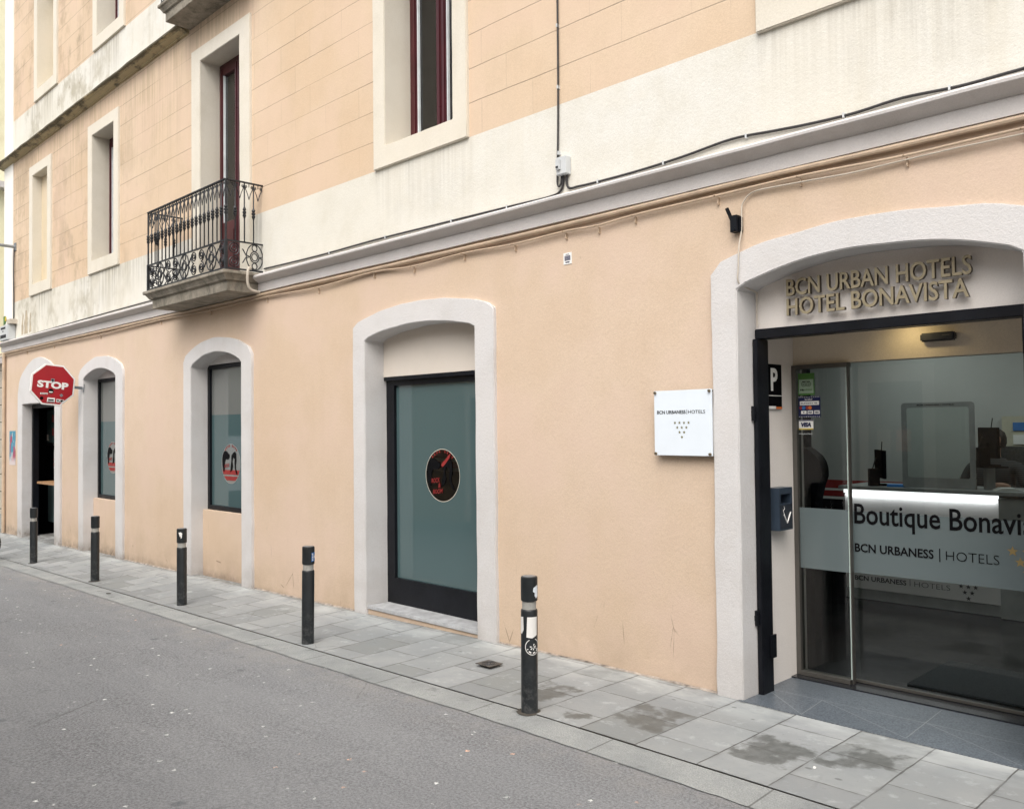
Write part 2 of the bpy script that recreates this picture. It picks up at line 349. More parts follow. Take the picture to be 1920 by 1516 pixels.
# pavement slabs: columns of slabs across the pavement, every second column shifted by half a slab
k = NT('paving_slabs'); P = k.pos; X, Y, Z = k.xyz(P)
wob = k.math('MULTIPLY', k.math('SUBTRACT', k.noise(P, 5, 2), .5), .012)
cx = k.math('ADD', k.math('DIVIDE', k.math('ADD', k.math('ADD', X, 1.305), wob), .3755), 200)
ci = k.math('FLOOR', cx); fx = k.math('FRACT', cx); dx = k.math('MULTIPLY', k.math('MINIMUM', fx, k.math('SUBTRACT', 1, fx)), .3755)
odd = k.math('MODULO', ci, 2)
cy = k.math('ADD', k.math('ADD', k.math('DIVIDE', k.math('SUBTRACT', k.math('ADD', Y, wob), 3.835), .395), k.math('MULTIPLY', odd, .5)), 50)
ri = k.math('FLOOR', cy); fy = k.math('FRACT', cy); dy = k.math('MULTIPLY', k.math('MINIMUM', fy, k.math('SUBTRACT', 1, fy)), .395)
wn = k.n('ShaderNodeTexWhiteNoise', noise_dimensions='2D'); k.l(k.comb(ci, ri), wn.inputs['Vector']); rc = k.xyz(wn.outputs['Color'])
c = k.mix(rc[0], (.21, .22, .222), (.335, .347, .35))
c = k.mix(k.math('MULTIPLY', k.math('GREATER_THAN', rc[1], .82), .55), c, (.15, .155, .15))
c = k.mix(k.math('MULTIPLY', rc[1], .35), c, (0.289, 0.306, 0.294))
c = k.mix(k.ramp(k.noise(P, 3.5, 5, .65), .35, .7, 0, .6), c, (0.211, 0.231, 0.240))
c = k.mix(k.ramp(k.noise(P, 8, 5, .7), .56, .74, 0, .55), c, (0.466, 0.498, 0.505))
c = k.mix(k.ramp(k.noise(P, 46, 4, .7), .60, .72, 0, .35), c, (0.155, 0.163, 0.168))
# pale worn zone beside the wall
wz = k.math('MULTIPLY', k.ramp(Y, 4.30, 4.62, 0, 1), k.ramp(k.noise(k.mapv(P, (1, 2, 1)), 2.2, 4, .6), .38, .62))
c = k.mix(k.math('MULTIPLY', wz, .65), c, (0.510, 0.532, 0.527))
v = k.n('ShaderNodeTexVoronoi'); k.l(k.mapv(P, (1, 1.6, 1)), v.inputs['Vector']); v.inputs['Scale'].default_value = 5.5
vc = k.xyz(v.outputs['Color'])
c = k.mix(k.math('MULTIPLY', k.math('MULTIPLY', k.ramp(v.outputs['Distance'], .08, .12, 1, 0), k.math('GREATER_THAN', vc[0], .72)), .6), c, (0.088, 0.093, 0.095))
# damp patches that stop at slab joints
rough = .62
dm = None
for (x0, x1, y0, y1, th) in [(-3.18, -2.81, 3.83, 4.225, .40), (-2.43, -2.06, 3.84, 4.25, .42), (-2.055, -1.69, 4.03, 4.45, .46), (-3.93, -3.55, 3.80, 4.2, .45), (-3.48, -3.22, 3.62, 3.86, .5)]:
    e = k.math('MINIMUM', k.math('MINIMUM', k.math('SUBTRACT', X, x0), k.math('SUBTRACT', x1, X)), k.math('MINIMUM', k.math('SUBTRACT', Y, y0), k.math('SUBTRACT', y1, Y)))
    inside = k.math('GREATER_THAN', e, .004)
    f = k.ramp(k.math('ADD', k.noise(k.mapv(P, (1, 1, 1), (x0 * 3, 0, 0)), 5.5, 5, .6), k.math('MULTIPLY', k.math('MINIMUM', e, .12), 1.3)), th + .07, th + .17)
    f = k.math('MULTIPLY', k.math('ADD', k.math('MULTIPLY', f, .75), k.math('MULTIPLY', k.ramp(k.noise(P, 14, 5, .7), .40, .60, 0, .25), f)), inside); dm = f if dm is None else k.math('MAXIMUM', dm, f)
c = k.mix(k.math('MULTIPLY', dm, .97), c, (0.105, 0.110, 0.105))
j = k.math('MINIMUM', k.math('MULTIPLY', dx, k.ramp(k.noise(P, 12, 2), .3, .7, .7, 1.3)), k.math('MULTIPLY', dy, k.ramp(k.noise(P, 13, 2), .3, .7, .9, 2.2)))
jm = k.ramp(j, .0022, .0052, 1, 0)
jf = k.ramp(k.noise(P, 2.8, 3), .35, .55, .45, 1)
halo = k.math('MULTIPLY', k.ramp(j, .003, .03, 1, 0), k.ramp(k.noise(P, 7, 4, .7), .45, .68, 0, .45)); c = k.mix(halo, c, (0.130, 0.131, 0.127))
crk = k.n('ShaderNodeTexVoronoi', feature='DISTANCE_TO_EDGE'); k.l(P, crk.inputs['Vector']); crk.inputs['Scale'].default_value = 1.7
c = k.mix(k.math('MULTIPLY', k.ramp(k.math('ADD', crk.outputs[0], k.math('MULTIPLY', k.math('SUBTRACT', k.noise(P, 14, 3), .5), .02)), .001, .004, 1, 0), k.ramp(k.noise(P, 1.1, 2), .56, .62, 0, .6)), c, (0.104, 0.105, 0.101))
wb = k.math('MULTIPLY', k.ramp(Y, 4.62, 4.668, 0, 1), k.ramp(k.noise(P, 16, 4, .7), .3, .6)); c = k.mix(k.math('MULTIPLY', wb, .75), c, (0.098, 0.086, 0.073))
c = k.mix(k.math('MULTIPLY', jm, k.math('MULTIPLY', jf, .85)), c, (0.061, 0.058, 0.054))
h = k.math('ADD', k.math('MULTIPLY', k.noise(P, 70, 4), .5), k.math('MULTIPLY', jm, -2.2)); h = k.math('ADD', h, k.math('MULTIPLY', rc[2], .8))
M['slabs'] = k.out(c, k.ramp(dm, 0, 1, .7, .5), k.bump(h, .4, .006), spec=.35)

# kerb strip
k = NT('kerb_stone'); P = k.pos; X, Y, Z = k.xyz(P)
c = k.mix(k.ramp(k.noise(P, 160, 3, .7), .3, .7), (0.202, 0.211, 0.208), (0.405, 0.424, 0.418))
c = k.mix(k.ramp(k.noise(P, 2.4, 5, .65), .4, .65, 0, .75), c, (0.202, 0.218, 0.221))
c = k.mix(k.ramp(k.noise(P, 6, 5, .7), .58, .7, 0, .6), c, (0.101, 0.108, 0.110))
fx = k.math('FRACT', k.math('ADD', k.math('DIVIDE', k.math('ADD', X, k.math('MULTIPLY', Y, .05)), .92), 100)); dx = k.math('MINIMUM', fx, k.math('SUBTRACT', 1, fx))
c = k.mix(k.math('MULTIPLY', k.ramp(dx, .003, .007, 1, 0), .7), c, (0.060, 0.060, 0.058))
M['kerb'] = k.out(c, .85, k.bump(k.noise(P, 90, 4, .7), .7, .008))
k = NT('joint_dirt'); M['gap'] = k.out(k.mix(k.noise(k.pos, 30, 3), (.02, .018, .015), (.09, .08, .065)), .95)
# granite
k = NT('dark_granite'); P = k.pos; X, Y, Z = k.xyz(P)
c = k.mix(k.ramp(k.noise(P, 110, 4, .8), .38, .62), (0.045, 0.058, 0.076), (0.165, 0.19, 0.215))
c = k.mix(k.ramp(k.noise(P, 2, 3), .3, .7, 0, .4), c, (0.060, 0.071, 0.085))
def seg(x0, y0, x1, y1, w_=.0035):
    L = math.hypot(x1 - x0, y1 - y0); ux, uy = (x1 - x0) / L, (y1 - y0) / L
    a = k.math('ABSOLUTE', k.math('ADD', k.math('MULTIPLY', X, -uy), k.math('ADD', k.math('MULTIPLY', Y, ux), x0 * uy - y0 * ux)))
    tt = k.math('ADD', k.math('MULTIPLY', X, ux), k.math('ADD', k.math('MULTIPLY', Y, uy), -(x0 * ux + y0 * uy)))
    return k.math('MULTIPLY', k.ramp(a, w_ * .5, w_, 1, 0), k.math('MULTIPLY', k.math('GREATER_THAN', tt, 0), k.math('LESS_THAN', tt, L)))
L = None
for q in [(-2.76, 4.965, -1.2, 4.985), (-2.75, 4.92, -2.41, 4.65), (-2.44, 4.97, -1.84, 4.67), (-2.44, 4.97, -2.41, 4.65), (-1.87, 5.26, -1.84, 4.67), (-1.86, 4.985, -1.30, 4.67), (-2.46, 5.28, -2.455, 5.4), (-1.86, 5.28, -1.855, 5.4)]:
    f = seg(*q); L = f if L is None else k.math('MAXIMUM', L, f)
c = k.mix(k.math('MULTIPLY', L, .75), c, (.25, .27, .28))
M['granite'] = k.out(c, .38, k.bump(k.noise(P, 200, 2), .2, .003))
k = NT('black_granite'); M['granite_black'] = k.out(k.mix(k.ramp(k.noise(k.pos, 300, 2), .3, .7), (.010, .011, .014), (.026, .028, .032)), .2)

# ------------------------------------------------------------------ ground
def zg(x, y):
    t = min(max((y - 3.9) / .78, 0), 1)
    s_ = .0213 * (1 - t) + .0142 * t; x0 = -3.4 * (1 - t) - 3.9 * t
    return -s_ * max(0, x0 - x) if x > -19 else -s_ * (x0 + 19)
def yc(x): return 3.63 + .0145 * max(0, -3.2 - max(x, -19))
def strip(name, fy0, fy1, m, kind, dz=0, x0=-19.0, x1=12, nx=62, ny=4, **kw):
    mb = MB(); vs = []; fs = []
    for i in range(nx + 1):
        x = x0 + (x1 - x0) * i / nx
        for j_ in range(ny + 1):
            a, b = fy0(x), fy1(x); y = a + (b - a) * j_ / ny; vs.append((x, y, zg(x, y) + dz))
    for i in range(nx):
        for j_ in range(ny): q = i * (ny + 1) + j_; fs.append((q, q + ny + 1, q + ny + 2, q + 1))
    mb.add(vs, fs); o = mb.build(name, m, fix=False); tag(o, kind=kind); return o
strip('road', lambda x: -.6, lambda x: yc(x) - .21, M['asphalt'], 'structure', ny=6)
strip('kerb_strip', lambda x: yc(x) - .235 + .012 * noise.noise(Vector((x * 2.2, 0, 0))) + .01 * noise.noise(Vector((x * 9, 5, 0))), lambda x: yc(x) - .002 - .004 * abs(noise.noise(Vector((x * 7, 3, 0)))), M['kerb'], 'structure', .005, nx=300, ny=3)
strip('pavement', lambda x: yc(x) + .004, lambda x: 4.74, M['slabs'], 'structure', .009, ny=8)
strip('kerb_joint', lambda x: yc(x) - .012, lambda x: yc(x) + .012, M['gap'], 'structure', .002, ny=1)
strip('opposite_pavement', lambda x: -1.6, lambda x: -.6, M['slabs'], 'structure', .02, ny=2)
mb = MB(); mb.box(-1.6, 0, 0, 0, 0, 0) if 0 else None
g = MB(); g.quad((-300, -200, -.72), (300, -200, -.72), (300, 300, -.72), (-300, 300, -.72)); tag(g.build('ground', M['asphalt'], fix=False), kind='structure')
g = MB(); zz = zg(-19, 3) ; g.quad((-60, -40, zz - .002), (-19, -40, zz - .002), (-19, 60, zz - .002), (-60, 60, zz - .002)); tag(g.build('side_street', M['asphalt'], fix=False), kind='structure')

# ------------------------------------------------------------------ the building
W_ = 4.68
B = empty('corner_building', (-8, W_, 0))
tag(B, 'long peach rendered corner building with white arched openings and cream upper storeys', 'building')
def part(o, parent=B):
    o.parent = parent; o.matrix_parent_inverse = Matrix.Translation(-Vector(B.location)) if parent is B else Matrix.Identity(4)
    return o
def P_(mb, name, m, parent=B, **kw):
    o = mb.build(name, m, **kw); part(o, parent); return o

def arch_fn(x0, x1, zl, zr, crest):
    xm = (x0 + x1) / 2
    def f(x):
        t = (x - x0) / (x1 - x0); base = zl + (zr - zl) * t
        return base + (crest - (zl + zr) / 2) * (1 - (2 * t - 1) ** 2) ** .9 if 0 < t < 1 else base
    return f
# ground-floor openings: outer x0,x1,corner z,crest | inner x0,x1,corner z,crest | sill
OP = {
 'A': dict(o=(-17.12, -14.88, 2.47, 2.90), i=(-16.86, -15.16, 2.13, 2.131), sill=None, yb=4.80, zb=-.20),
 'B': dict(o=(-14.06, -12.33, 2.54, 2.735), i=(-13.86, -12.59, 2.43, 2.56), sill=.66, yb=4.86, zb=-.16),
 'C': dict(o=(-10.41, -8.72, 2.52, 2.715), i=(-10.20, -8.95, 2.41, 2.55), sill=.70, yb=4.86, zb=-.12),
 'D': dict(o=(-6.80, -4.90, 2.60, 2.73), i=(-6.61, -5.12, 2.455, 2.545), sill=None, yb=4.89, zb=-.06),
 'E': dict(o=(-2.955, -1.04, 2.62, 2.765), i=(-2.775, -1.235, 2.47, 2.60), sill=None, yb=4.87, zb=-.04),
}
def outline(x0, x1, zb, zc, crest, n=26, ns=24, rnd=.05):
    f = arch_fn(x0, x1, zc, zc, crest); pts = []
    for i in range(ns): pts.append([x0, zb + (zc - rnd - zb) * i / ns])
    for i in range(n + 1):
        t = i / n; x = x0 + (x1 - x0) * t; z = f(x)
        e = min(x - x0, x1 - x)
        if e < rnd: z -= (rnd - math.sqrt(max(0, rnd ** 2 - (rnd - e) ** 2)))
        pts.append([x, z])
    for i in range(ns): pts.append([x1, (zc - rnd) + (zb - zc + rnd) * (i + 1) / ns])
    return pts
def jit(pts, a, seed):
    for i, p in enumerate(pts):
        p[0] += a * noise.noise(Vector((p[1] * 4, p[0] * 4, seed))); p[1] += a * noise.noise(Vector((p[0] * 4, p[1] * 4, seed + 9)))
    return pts
def ring(mb, out, inn, yf, yw, yb):
    n = len(out)
    for i in range(n - 1):
        a, b, c_, d_ = out[i], out[i + 1], inn[i + 1], inn[i]
        mb.quad((a[0], yf, a[1]), (b[0], yf, b[1]), (c_[0], yf, c_[1]), (d_[0], yf, d_[1]))
        mb.quad((a[0], yf, a[1]), (a[0], yw + .01, a[1]), (b[0], yw + .01, b[1]), (b[0], yf, b[1]))
        mb.quad((d_[0], yf, d_[1]), (c_[0], yf, c_[1]), (c_[0], yb, c_[1]), (d_[0], yb, d_[1]))
def weld_build(mb, name, m, parent, bev=.006):
    me = bpy.data.meshes.new(name); me.from_pydata(mb.v, [], mb.f)
    bm = bmesh.new(); bm.from_mesh(me); bmesh.ops.remove_doubles(bm, verts=bm.verts, dist=.0004); bmesh.ops.recalc_face_normals(bm, faces=bm.faces)
    es = [e for e in bm.edges if len(e.link_faces) == 2 and e.calc_face_angle(0) > .9]
    bmesh.ops.bevel(bm, geom=es, offset=bev, segments=2, affect='EDGES', clamp_overlap=True)
    bm.to_mesh(me); bm.free(); me.polygons.foreach_set('use_smooth', [True] * len(me.polygons))
    try: me.set_sharp_from_angle(angle=R(50))
    except Exception: pass
    return part(link(name, me, m), parent)

# front wall, ground floor: strips between and above the openings
gw = MB(); Zt = 3.14; Zb = -.6
def wallrect(mb, x0, x1, z0, z1, y=W_, st=1.2):
    n = max(1, int(abs(x1 - x0) / st))
    for i in range(n):
        a = x0 + (x1 - x0) * i / n; b = x0 + (x1 - x0) * (i + 1) / n
        mb.quad((a, y, z0), (b, y, z0), (b, y, z1), (a, y, z1))
xs = [-18.05]
for kx in 'ABCDE':
    o = OP[kx]; xi0, xi1, zc, cr_ = o['i']; m0, m1 = xi0 - .04, xi1 + .04
    wallrect(gw, xs[-1], m0, Zb, Zt); xs.append(m1)
    f = arch_fn(m0, m1, zc + .04, zc + .04, cr_ + .05); n = 20
    for i in range(n):
        a = m0 + (m1 - m0) * i / n; b = m0 + (m1 - m0) * (i + 1) / n
        gw.quad((a, W_, f(a)), (b, W_, f(b)), (b, W_, Zt), (a, W_, Zt))
wallrect(gw, xs[-1], 6.0, Zb, Zt)
gw.quad((-18.05, W_, Zb), (-18.05, 13, Zb), (-18.05, 13, Zt), (-18.05, W_, Zt))
P_(gw, 'ground_floor_wall', M['peach'], fix=False)
# surrounds
for i, kx in enumerate('ABCDE'):
    o = OP[kx]; x0, x1, zc, cr_ = o['o']; a0, a1, zi, ci_ = o['i']
    mb = MB(); zb = -.5
    out = jit(outline(x0, x1, zb, zc, cr_, rnd={'A': .16, 'E': .05, 'D': .02}.get(kx, .05)), .010, i); inn = jit(outline(a0, a1, zb, zi, ci_, rnd=.012), .006, i + 20)
    ring(mb, out, inn, W_ - .032, W_, o['yb'] + .03)
    weld_build(mb, 'opening_surround', M['white_trim'], B)

# mid cornice, upper cornice
def cornice(name, prof, x0, x1, m, n=60, jz=.003):
    mb = MB(); mb.sweep(prof, x0, x1, n)
    mb.v = [(v[0], v[1] + jz * noise.noise(Vector((v[0] * 3, v[2] * 7, 1))), v[2] + jz * noise.noise(Vector((v[0] * 2.5, v[2] * 7, 4)))) for v in mb.v]
    return P_(mb, name, m, smooth=True)
cornice('cornice', [(W_ + .02, 3.12), (W_ - .03, 3.12), (W_ - .032, 3.205), (W_ - .026, 3.212), (W_ - .036, 3.216), (W_ - .06, 3.224), (W_ - .09, 3.238), (W_ - .112, 3.25), (W_ - .122, 3.258), (W_ - .124, 3.272), (W_ - .116, 3.284), (W_ - .095, 3.292), (W_ - .05, 3.305), (W_ + .02, 3.315)], -18.14, 6, M['cornice'], 240)
cornice('cornice', [(W_ + .02, 6.505), (W_ - .03, 6.51), (W_ - .032, 6.522), (W_ - .07, 6.53), (W_ - .10, 6.54), (W_ - .105, 6.552), (W_ - .15, 6.556), (W_ - .155, 6.575), (W_ - .14, 6.59), (W_ + .02, 6.62)], -18.16, -10.3, M['old_cornice'], 90, .008)
cornice('cornice', [(W_ + .02, 6.505), (W_ - .03, 6.51), (W_ - .032, 6.522), (W_ - .07, 6.53), (W_ - .10, 6.54), (W_ - .105, 6.552), (W_ - .15, 6.556), (W_ - .155, 6.575), (W_ - .14, 6.59), (W_ + .02, 6.62)], -8.6, 6, M['old_cornice'], 60, .008)
cornice('cornice', [(W_ + .02, 9.9), (W_ - .16, 9.95), (W_ - .16, 10.02), (W_ + .02, 10.05)], -18.16, 6, M['old_cornice'], 60, .008)

# upper windows: outer x0,x1,z0,z1, inner, depth, kind
def up(x0, x1, z0, z1, b, kind, yb): return dict(o=(x0, x1, z0, z1), i=(x0 + b, x1 - b * 1.0, z0 + (.19 if kind != 'door' else 0), z1 - .17), k=kind, yb=yb)
UPW = [up(-6.46, -5.19, 3.975, 6.2, .175, 'win', 4.965), up(-13.69, -12.50, 3.975, 6.2, .175, 'win', 4.925), up(-16.51, -15.38, 3.975, 6.2, .18, 'blind', 4.84),
       up(-10.18, -8.74, 3.31, 6.22, .235, 'door', 4.92), up(-2.62, -1.30, 3.965, 6.2, .175, 'win', 4.965), up(1.3, 2.6, 3.965, 6.2, .175, 'win', 4.965)]
for (x0, x1, kd) in ((-6.46, -5.19, 'win'), (-13.50, -12.30, 'win'), (-16.28, -15.10, 'blind'), (-10.18, -8.74, 'door'), (-2.62, -1.30, 'win')):
    UPW.append(up(x0, x1, 7.275 if kd != 'door' else 6.75, 9.5, .175, kd, 4.94))
def fill_upper(mb, z0, z1, xa=-17.52, xb=6.0):
    cuts = sorted(set([xa, xb] + [v for u in UPW for v in (u['i'][0] - .03, u['i'][1] + .03)]))
    for a, b in zip(cuts, cuts[1:]):
        mid = (a + b) / 2; segs = [(z0, z1)]
        for u in UPW:
            if u['i'][0] - .03 < mid < u['i'][1] + .03:
                lo, hi = u['i'][2] - (.03 if u['k'] != 'door' else 0), u['i'][3] + .03; ns = []
                for s0, s1 in segs:
                    if hi <= s0 or lo >= s1: ns.append((s0, s1)); continue
                    if lo > s0: ns.append((s0, lo))
                    if hi < s1: ns.append((hi, s1))
                segs = ns
        for s0, s1 in segs: wallrect(mb, a, b, s0, s1)
mb = MB(); fill_upper(mb, 3.14, 3.978); P_(mb, 'lower_band', M['cream'], fix=False)
mb = MB(); fill_upper(mb, 3.978, 6.56); P_(mb, 'first_floor_wall', M['upper'], fix=False)
mb = MB(); fill_upper(mb, 6.56, 7.27); P_(mb, 'upper_band', M['cream'], fix=False)
mb = MB(); fill_upper(mb, 7.27, 10.0); wallrect(mb, -17.52, 6, 10.0, 12.5); P_(mb, 'second_floor_wall', M['upper'], fix=False)
mb = MB(); mb.box(-18.05, -17.52, W_ - .012, 13, 3.28, 12.5); P_(mb, 'corner_pilaster', M['pilaster'])
mb = MB(); mb.box(-18.0, 6, W_ + .6, 13, 12.3, 12.6); mb.box(5.9, 6.0, W_ + .01, 13, -.5, 12.4); P_(mb, 'roof', M['cream'])
def rectring(x0, x1, z0, z1, n=14, zclip=None):
    pts = [[x0 + (x1 - x0) * i / 2, z0] for i in range(1, 0, -1)] if 0 else []
    pts = [[x0, z0 + (z1 - z0) * i / n] for i in range(n)] + [[x0 + (x1 - x0) * i / n, z1] for i in range(n)] + [[x1, z1 + (z0 - z1) * i / n] for i in range(n)] + [[x1 + (x0 - x1) * i / n, z0] for i in range(n + 1)]
    return pts
for i, u in enumerate(UPW):
    x0, x1, z0, z1 = u['o']; a0, a1, b0, b1 = u['i']; mb = MB()
    if u['k'] == 'door':
        n = 14
        out = [[x0, z0 + (z1 - z0) * q / n] for q in range(n)] + [[x0 + (x1 - x0) * q / n, z1] for q in range(n)] + [[x1, z1 + (z0 - z1) * q / n] for q in range(n + 1)]
        inn = [[a0, b0 + (b1 - b0) * q / n] for q in range(n)] + [[a0 + (a1 - a0) * q / n, b1] for q in range(n)] + [[a1, b1 + (b0 - b1) * q / n] for q in range(n + 1)]
    else:
        out = rectring(x0, x1, z0, z1); inn = rectring(a0, a1, b0, b1)
        for p in out: p[0] += .006 * noise.noise(Vector((p[1] * 5, i, 2)));
    for p in inn: p[0] += .005 * noise.noise(Vector((p[1] * 5, i, 7))); p[1] += .005 * noise.noise(Vector((p[0] * 5, i, 3)))
    if u['k'] != 'door': inn[-1] = list(inn[0]); out[-1] = list(out[0])
    ring(mb, out, inn, W_ - .03, W_, u['yb'])
    weld_build(mb, 'window_surround', M['trim'], B)
    y = u['yb'] - .02
    if u['k'] == 'blind':
        mb = MB(); mb.box(a0 - .02, a1 + .02, y - .02, y + .05, b0 - .02, b1 + .02); P_(mb, 'blind_panel', M['niche']); continue
    xm = (a0 + a1) / 2; w0 = MB(); g_ = MB(); bd = MB(); pn = MB()
    zl = b0 + (.0 if u['k'] == 'win' else .0)
    zl2 = b0 + .72 if u['k'] == 'door' else b0
    w0.box(a0, a0 + .05, y, y + .07, b0, b1); w0.box(a1 - .05, a1, y, y + .07, b0, b1); w0.box(a0 + .05, a1 - .05, y, y + .07, b1 - .06, b1)
    for s0, s1 in ((a0 + .055, xm - .003), (xm + .003, a1 - .055)):
        w0.box(s0, s0 + .062, y - .018, y + .05, b0 + .01, b1 - .065); w0.box(s1 - .062, s1, y - .018, y + .05, b0 + .01, b1 - .065)
        w0.box(s0 + .0625, s1 - .0625, y - .017, y + .05, b1 - .15, b1 - .066); w0.box(s0 + .0625, s1 - .0625, y - .017, y + .05, b0 + .011, zl2 + .09)
        w0.box(s0 + .012, s0 + .045, y - .028, y - .0185, b0 + .02, b1 - .08); w0.box(s1 - .045, s1 - .012, y - .028, y - .0185, b0 + .02, b1 - .08)
        g_.box(s0 + .06, s1 - .06, y + .012, y + .018, zl2 + .085, b1 - .145)
        bd.box(s0 + .0628, s0 + .078, y - .012, y + .011, zl2 + .091, b1 - .151)
        if u['k'] == 'door': w0.box(s0 + .09, s1 - .09, y - .026, y - .0175, b0 + .1, zl2 - .02)
    wf = P_(w0, 'balcony_door' if u['k'] == 'door' else 'window_frame', M['red_frame'], bevel=0)
    def sub(mb, name, m):
        o = mb.build(name, m); o.parent = wf; o.matrix_parent_inverse = Matrix.Identity(4); return o
    sub(g_, 'pane', M['glass_up']); sub(bd, 'glazing_bead', M['white_bead'])
    cu = MB(); n = 40; vs = []; fs = []
    for q in range(n + 1):
        x = a0 + .03 + (a1 - a0 - .06) * q / n; yy = y + .10 + .018 * math.sin(q * 1.9) + .008 * math.sin(q * .7)
        vs += [(x, yy, b0), (x, yy, b1)]
    fs = [(2 * q, 2 * q + 2, 2 * q + 3, 2 * q + 1) for q in range(n)]
    cu.add(vs, fs); sub(cu, 'curtain', M['curtain'])

# ---- shop fronts of the ground floor
def shop(kx, top, bot, fr=.06, clear=None, circ=None, panel=None):
    o = OP[kx]; a0, a1 = o['i'][0], o['i'][1]; y = o['yb']; fm = MB()
    fm.box(a0, a0 + fr, y, y + .07, bot, top); fm.box(a1 - fr, a1, y, y + .07, bot, top); fm.box(a0 + fr, a1 - fr, y, y + .07, top - fr, top); fm.box(a0 + fr, a1 - fr, y, y + .07, bot, bot + (fr if panel is None else panel))
    nm = 'shop_window_frame' if panel is None else 'shop_door'
    f = P_(fm, nm, M['black_frame'])
    zb = bot + (fr if panel is None else panel); zt = top - fr; yg = y + .03
    # film mask in material
    k = NT('frosted_pane_' + kx); X, Y, Z = k.xyz(k.pos)
    ix, iz, ir = circ
    dd = k.math('SQRT', k.math('ADD', k.math('POWER', k.math('ABSOLUTE', k.math('SUBTRACT', X, ix)), 2), k.math('POWER', k.math('ABSOLUTE', k.math('SUBTRACT', Z, iz)), 2)))
    msk = k.math('GREATER_THAN', dd, ir)
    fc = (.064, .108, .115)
    if clear: fc = k.mix(k.math('LESS_THAN', Z, clear), (.15, .16, .155), fc)  # upper pane: facade reflection put into a paler colour
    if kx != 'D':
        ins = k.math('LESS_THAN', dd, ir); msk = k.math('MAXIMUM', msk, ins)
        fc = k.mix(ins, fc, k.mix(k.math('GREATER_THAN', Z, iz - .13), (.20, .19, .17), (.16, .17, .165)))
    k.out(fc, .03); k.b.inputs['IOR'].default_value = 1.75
    g2 = M['glass'].node_tree
    tr = k.n('ShaderNodeBsdfTransparent'); tr.inputs[0].default_value = (.62, .70, .68, 1); gl = k.n('ShaderNodeBsdfGlossy'); gl.inputs['Roughness'].default_value = 0
    frn = k.n('ShaderNodeFresnel'); frn.inputs[0].default_value = 1.75; m1 = k.n('ShaderNodeMixShader'); k.l(frn.outputs[0], m1.inputs[0]); k.l(tr.outputs[0], m1.inputs[1]); k.l(gl.outputs[0], m1.inputs[2])
    m2 = k.n('ShaderNodeMixShader'); k.l(msk, m2.inputs[0]); k.l(m1.outputs[0], m2.inputs[1]); k.l(k.b.outputs[0], m2.inputs[2]); k.l(m2.outputs[0], k.t.nodes['Material Output'].inputs[0])
    pm = MB(); pm.quad((a0 + fr, yg, zb), (a1 - fr, yg, zb), (a1 - fr, yg, zt), (a0 + fr, yg, zt))
    p = pm.build('pane', k.m, fix=False); p.parent = f; p.matrix_parent_inverse = Matrix.Identity(4)
    # emblem: rim, two dark figures face to face, red band, red words
    em = MB(); n = 48
    for q in range(n):
        t0_, t1_ = 2 * math.pi * q / n, 2 * math.pi * (q + 1) / n
        em.quad((ix + ir * math.cos(t0_), yg - .002, iz + ir * math.sin(t0_)), (ix + ir * math.cos(t1_), yg - .002, iz + ir * math.sin(t1_)),
                (ix + (ir + .0045) * math.cos(t1_), yg - .002, iz + (ir + .0045) * math.sin(t1_)), (ix + (ir + .0045) * math.cos(t0_), yg - .002, iz + (ir + .0045) * math.sin(t0_)))
    rm = em.build('emblem_rim', M['trim'] if kx == 'D' else M['grey_acrylic'], fix=False); rm.parent = f; rm.matrix_parent_inverse = Matrix.Identity(4)
    s = ir / .235
    def T(pp): return [(ix + x * s, iz + z * s) for x, z in pp]
    fg = MB()
    fg.prism(T([(-.21, -.02), (-.215, .05), (-.20, .10), (-.17, .145), (-.12, .155), (-.085, .14), (-.06, .12), (-.035, .115), (-.03, .08), (-.055, .055), (-.09, .05), (-.12, .06), (-.15, .02), (-.15, -.04), (-.165, -.10), (-.19, -.09)]), yg - .003, yg - .005)
    fg.prism(T([(.02, .10), (.06, .13), (.11, .15), (.135, .12), (.14, .05), (.125, -.02), (.13, -.06), (.16, -.10), (.165, -.13), (.14, -.12), (.10, -.05), (.095, .02), (.10, .06), (.06, .08), (.04, .03), (.055, -.03), (.03, -.08), (-.01, -.10), (0, -.03), (.015, .03)]), yg - .003, yg - .005)
    e = fg.build('emblem_figures', M['ink']); e.parent = f; e.matrix_parent_inverse = Matrix.Identity(4)
    rd = MB()
    if kx == 'D': rd.prism(T([(-.01, .095), (.01, .12), (.05, .145), (.10, .19), (.11, .165), (.07, .125), (.03, .09), (.005, .075)]), yg - .0055, yg - .007)
    for q in range(9):       # arc of small red letter blocks over the figures
        an = R(130 - q * 10); rx, rz = .205 * math.cos(an), .205 * math.sin(an); ux, uz = math.cos(an), math.sin(an); tx, tz = -uz, ux
        if q == 4: continue
        rd.prism(T([(rx - tx * .008, rz - tz * .008), (rx + tx * .004, rz + tz * .004), (rx + tx * .007 + ux * .016, rz + tz * .007 + uz * .016), (rx + tx * .002 + ux * .024, rz + tz * .002 + uz * .024), (rx - tx * .007 + ux * .022, rz - tz * .007 + uz * .022)]), yg - .002, yg - .004)
    if kx != 'D':
        for z0_, z1_ in ((-.13, -.075), (-.20, -.15)):
            sb = MB(); w1 = math.sqrt(max(0, .228 ** 2 - z0_ ** 2)); w2 = math.sqrt(max(0, .228 ** 2 - z1_ ** 2))
            sb.prism(T([(-w1, z0_), (w1, z0_), (w2, z1_), (-w2, z1_)]), yg - .001, yg - .002); e = sb.build('emblem_band', M['red_ink']); e.parent = f; e.matrix_parent_inverse = Matrix.Identity(4)
    e = rd.build('emblem_lettering', M['red_ink']); e.parent = f; e.matrix_parent_inverse = Matrix.Identity(4)
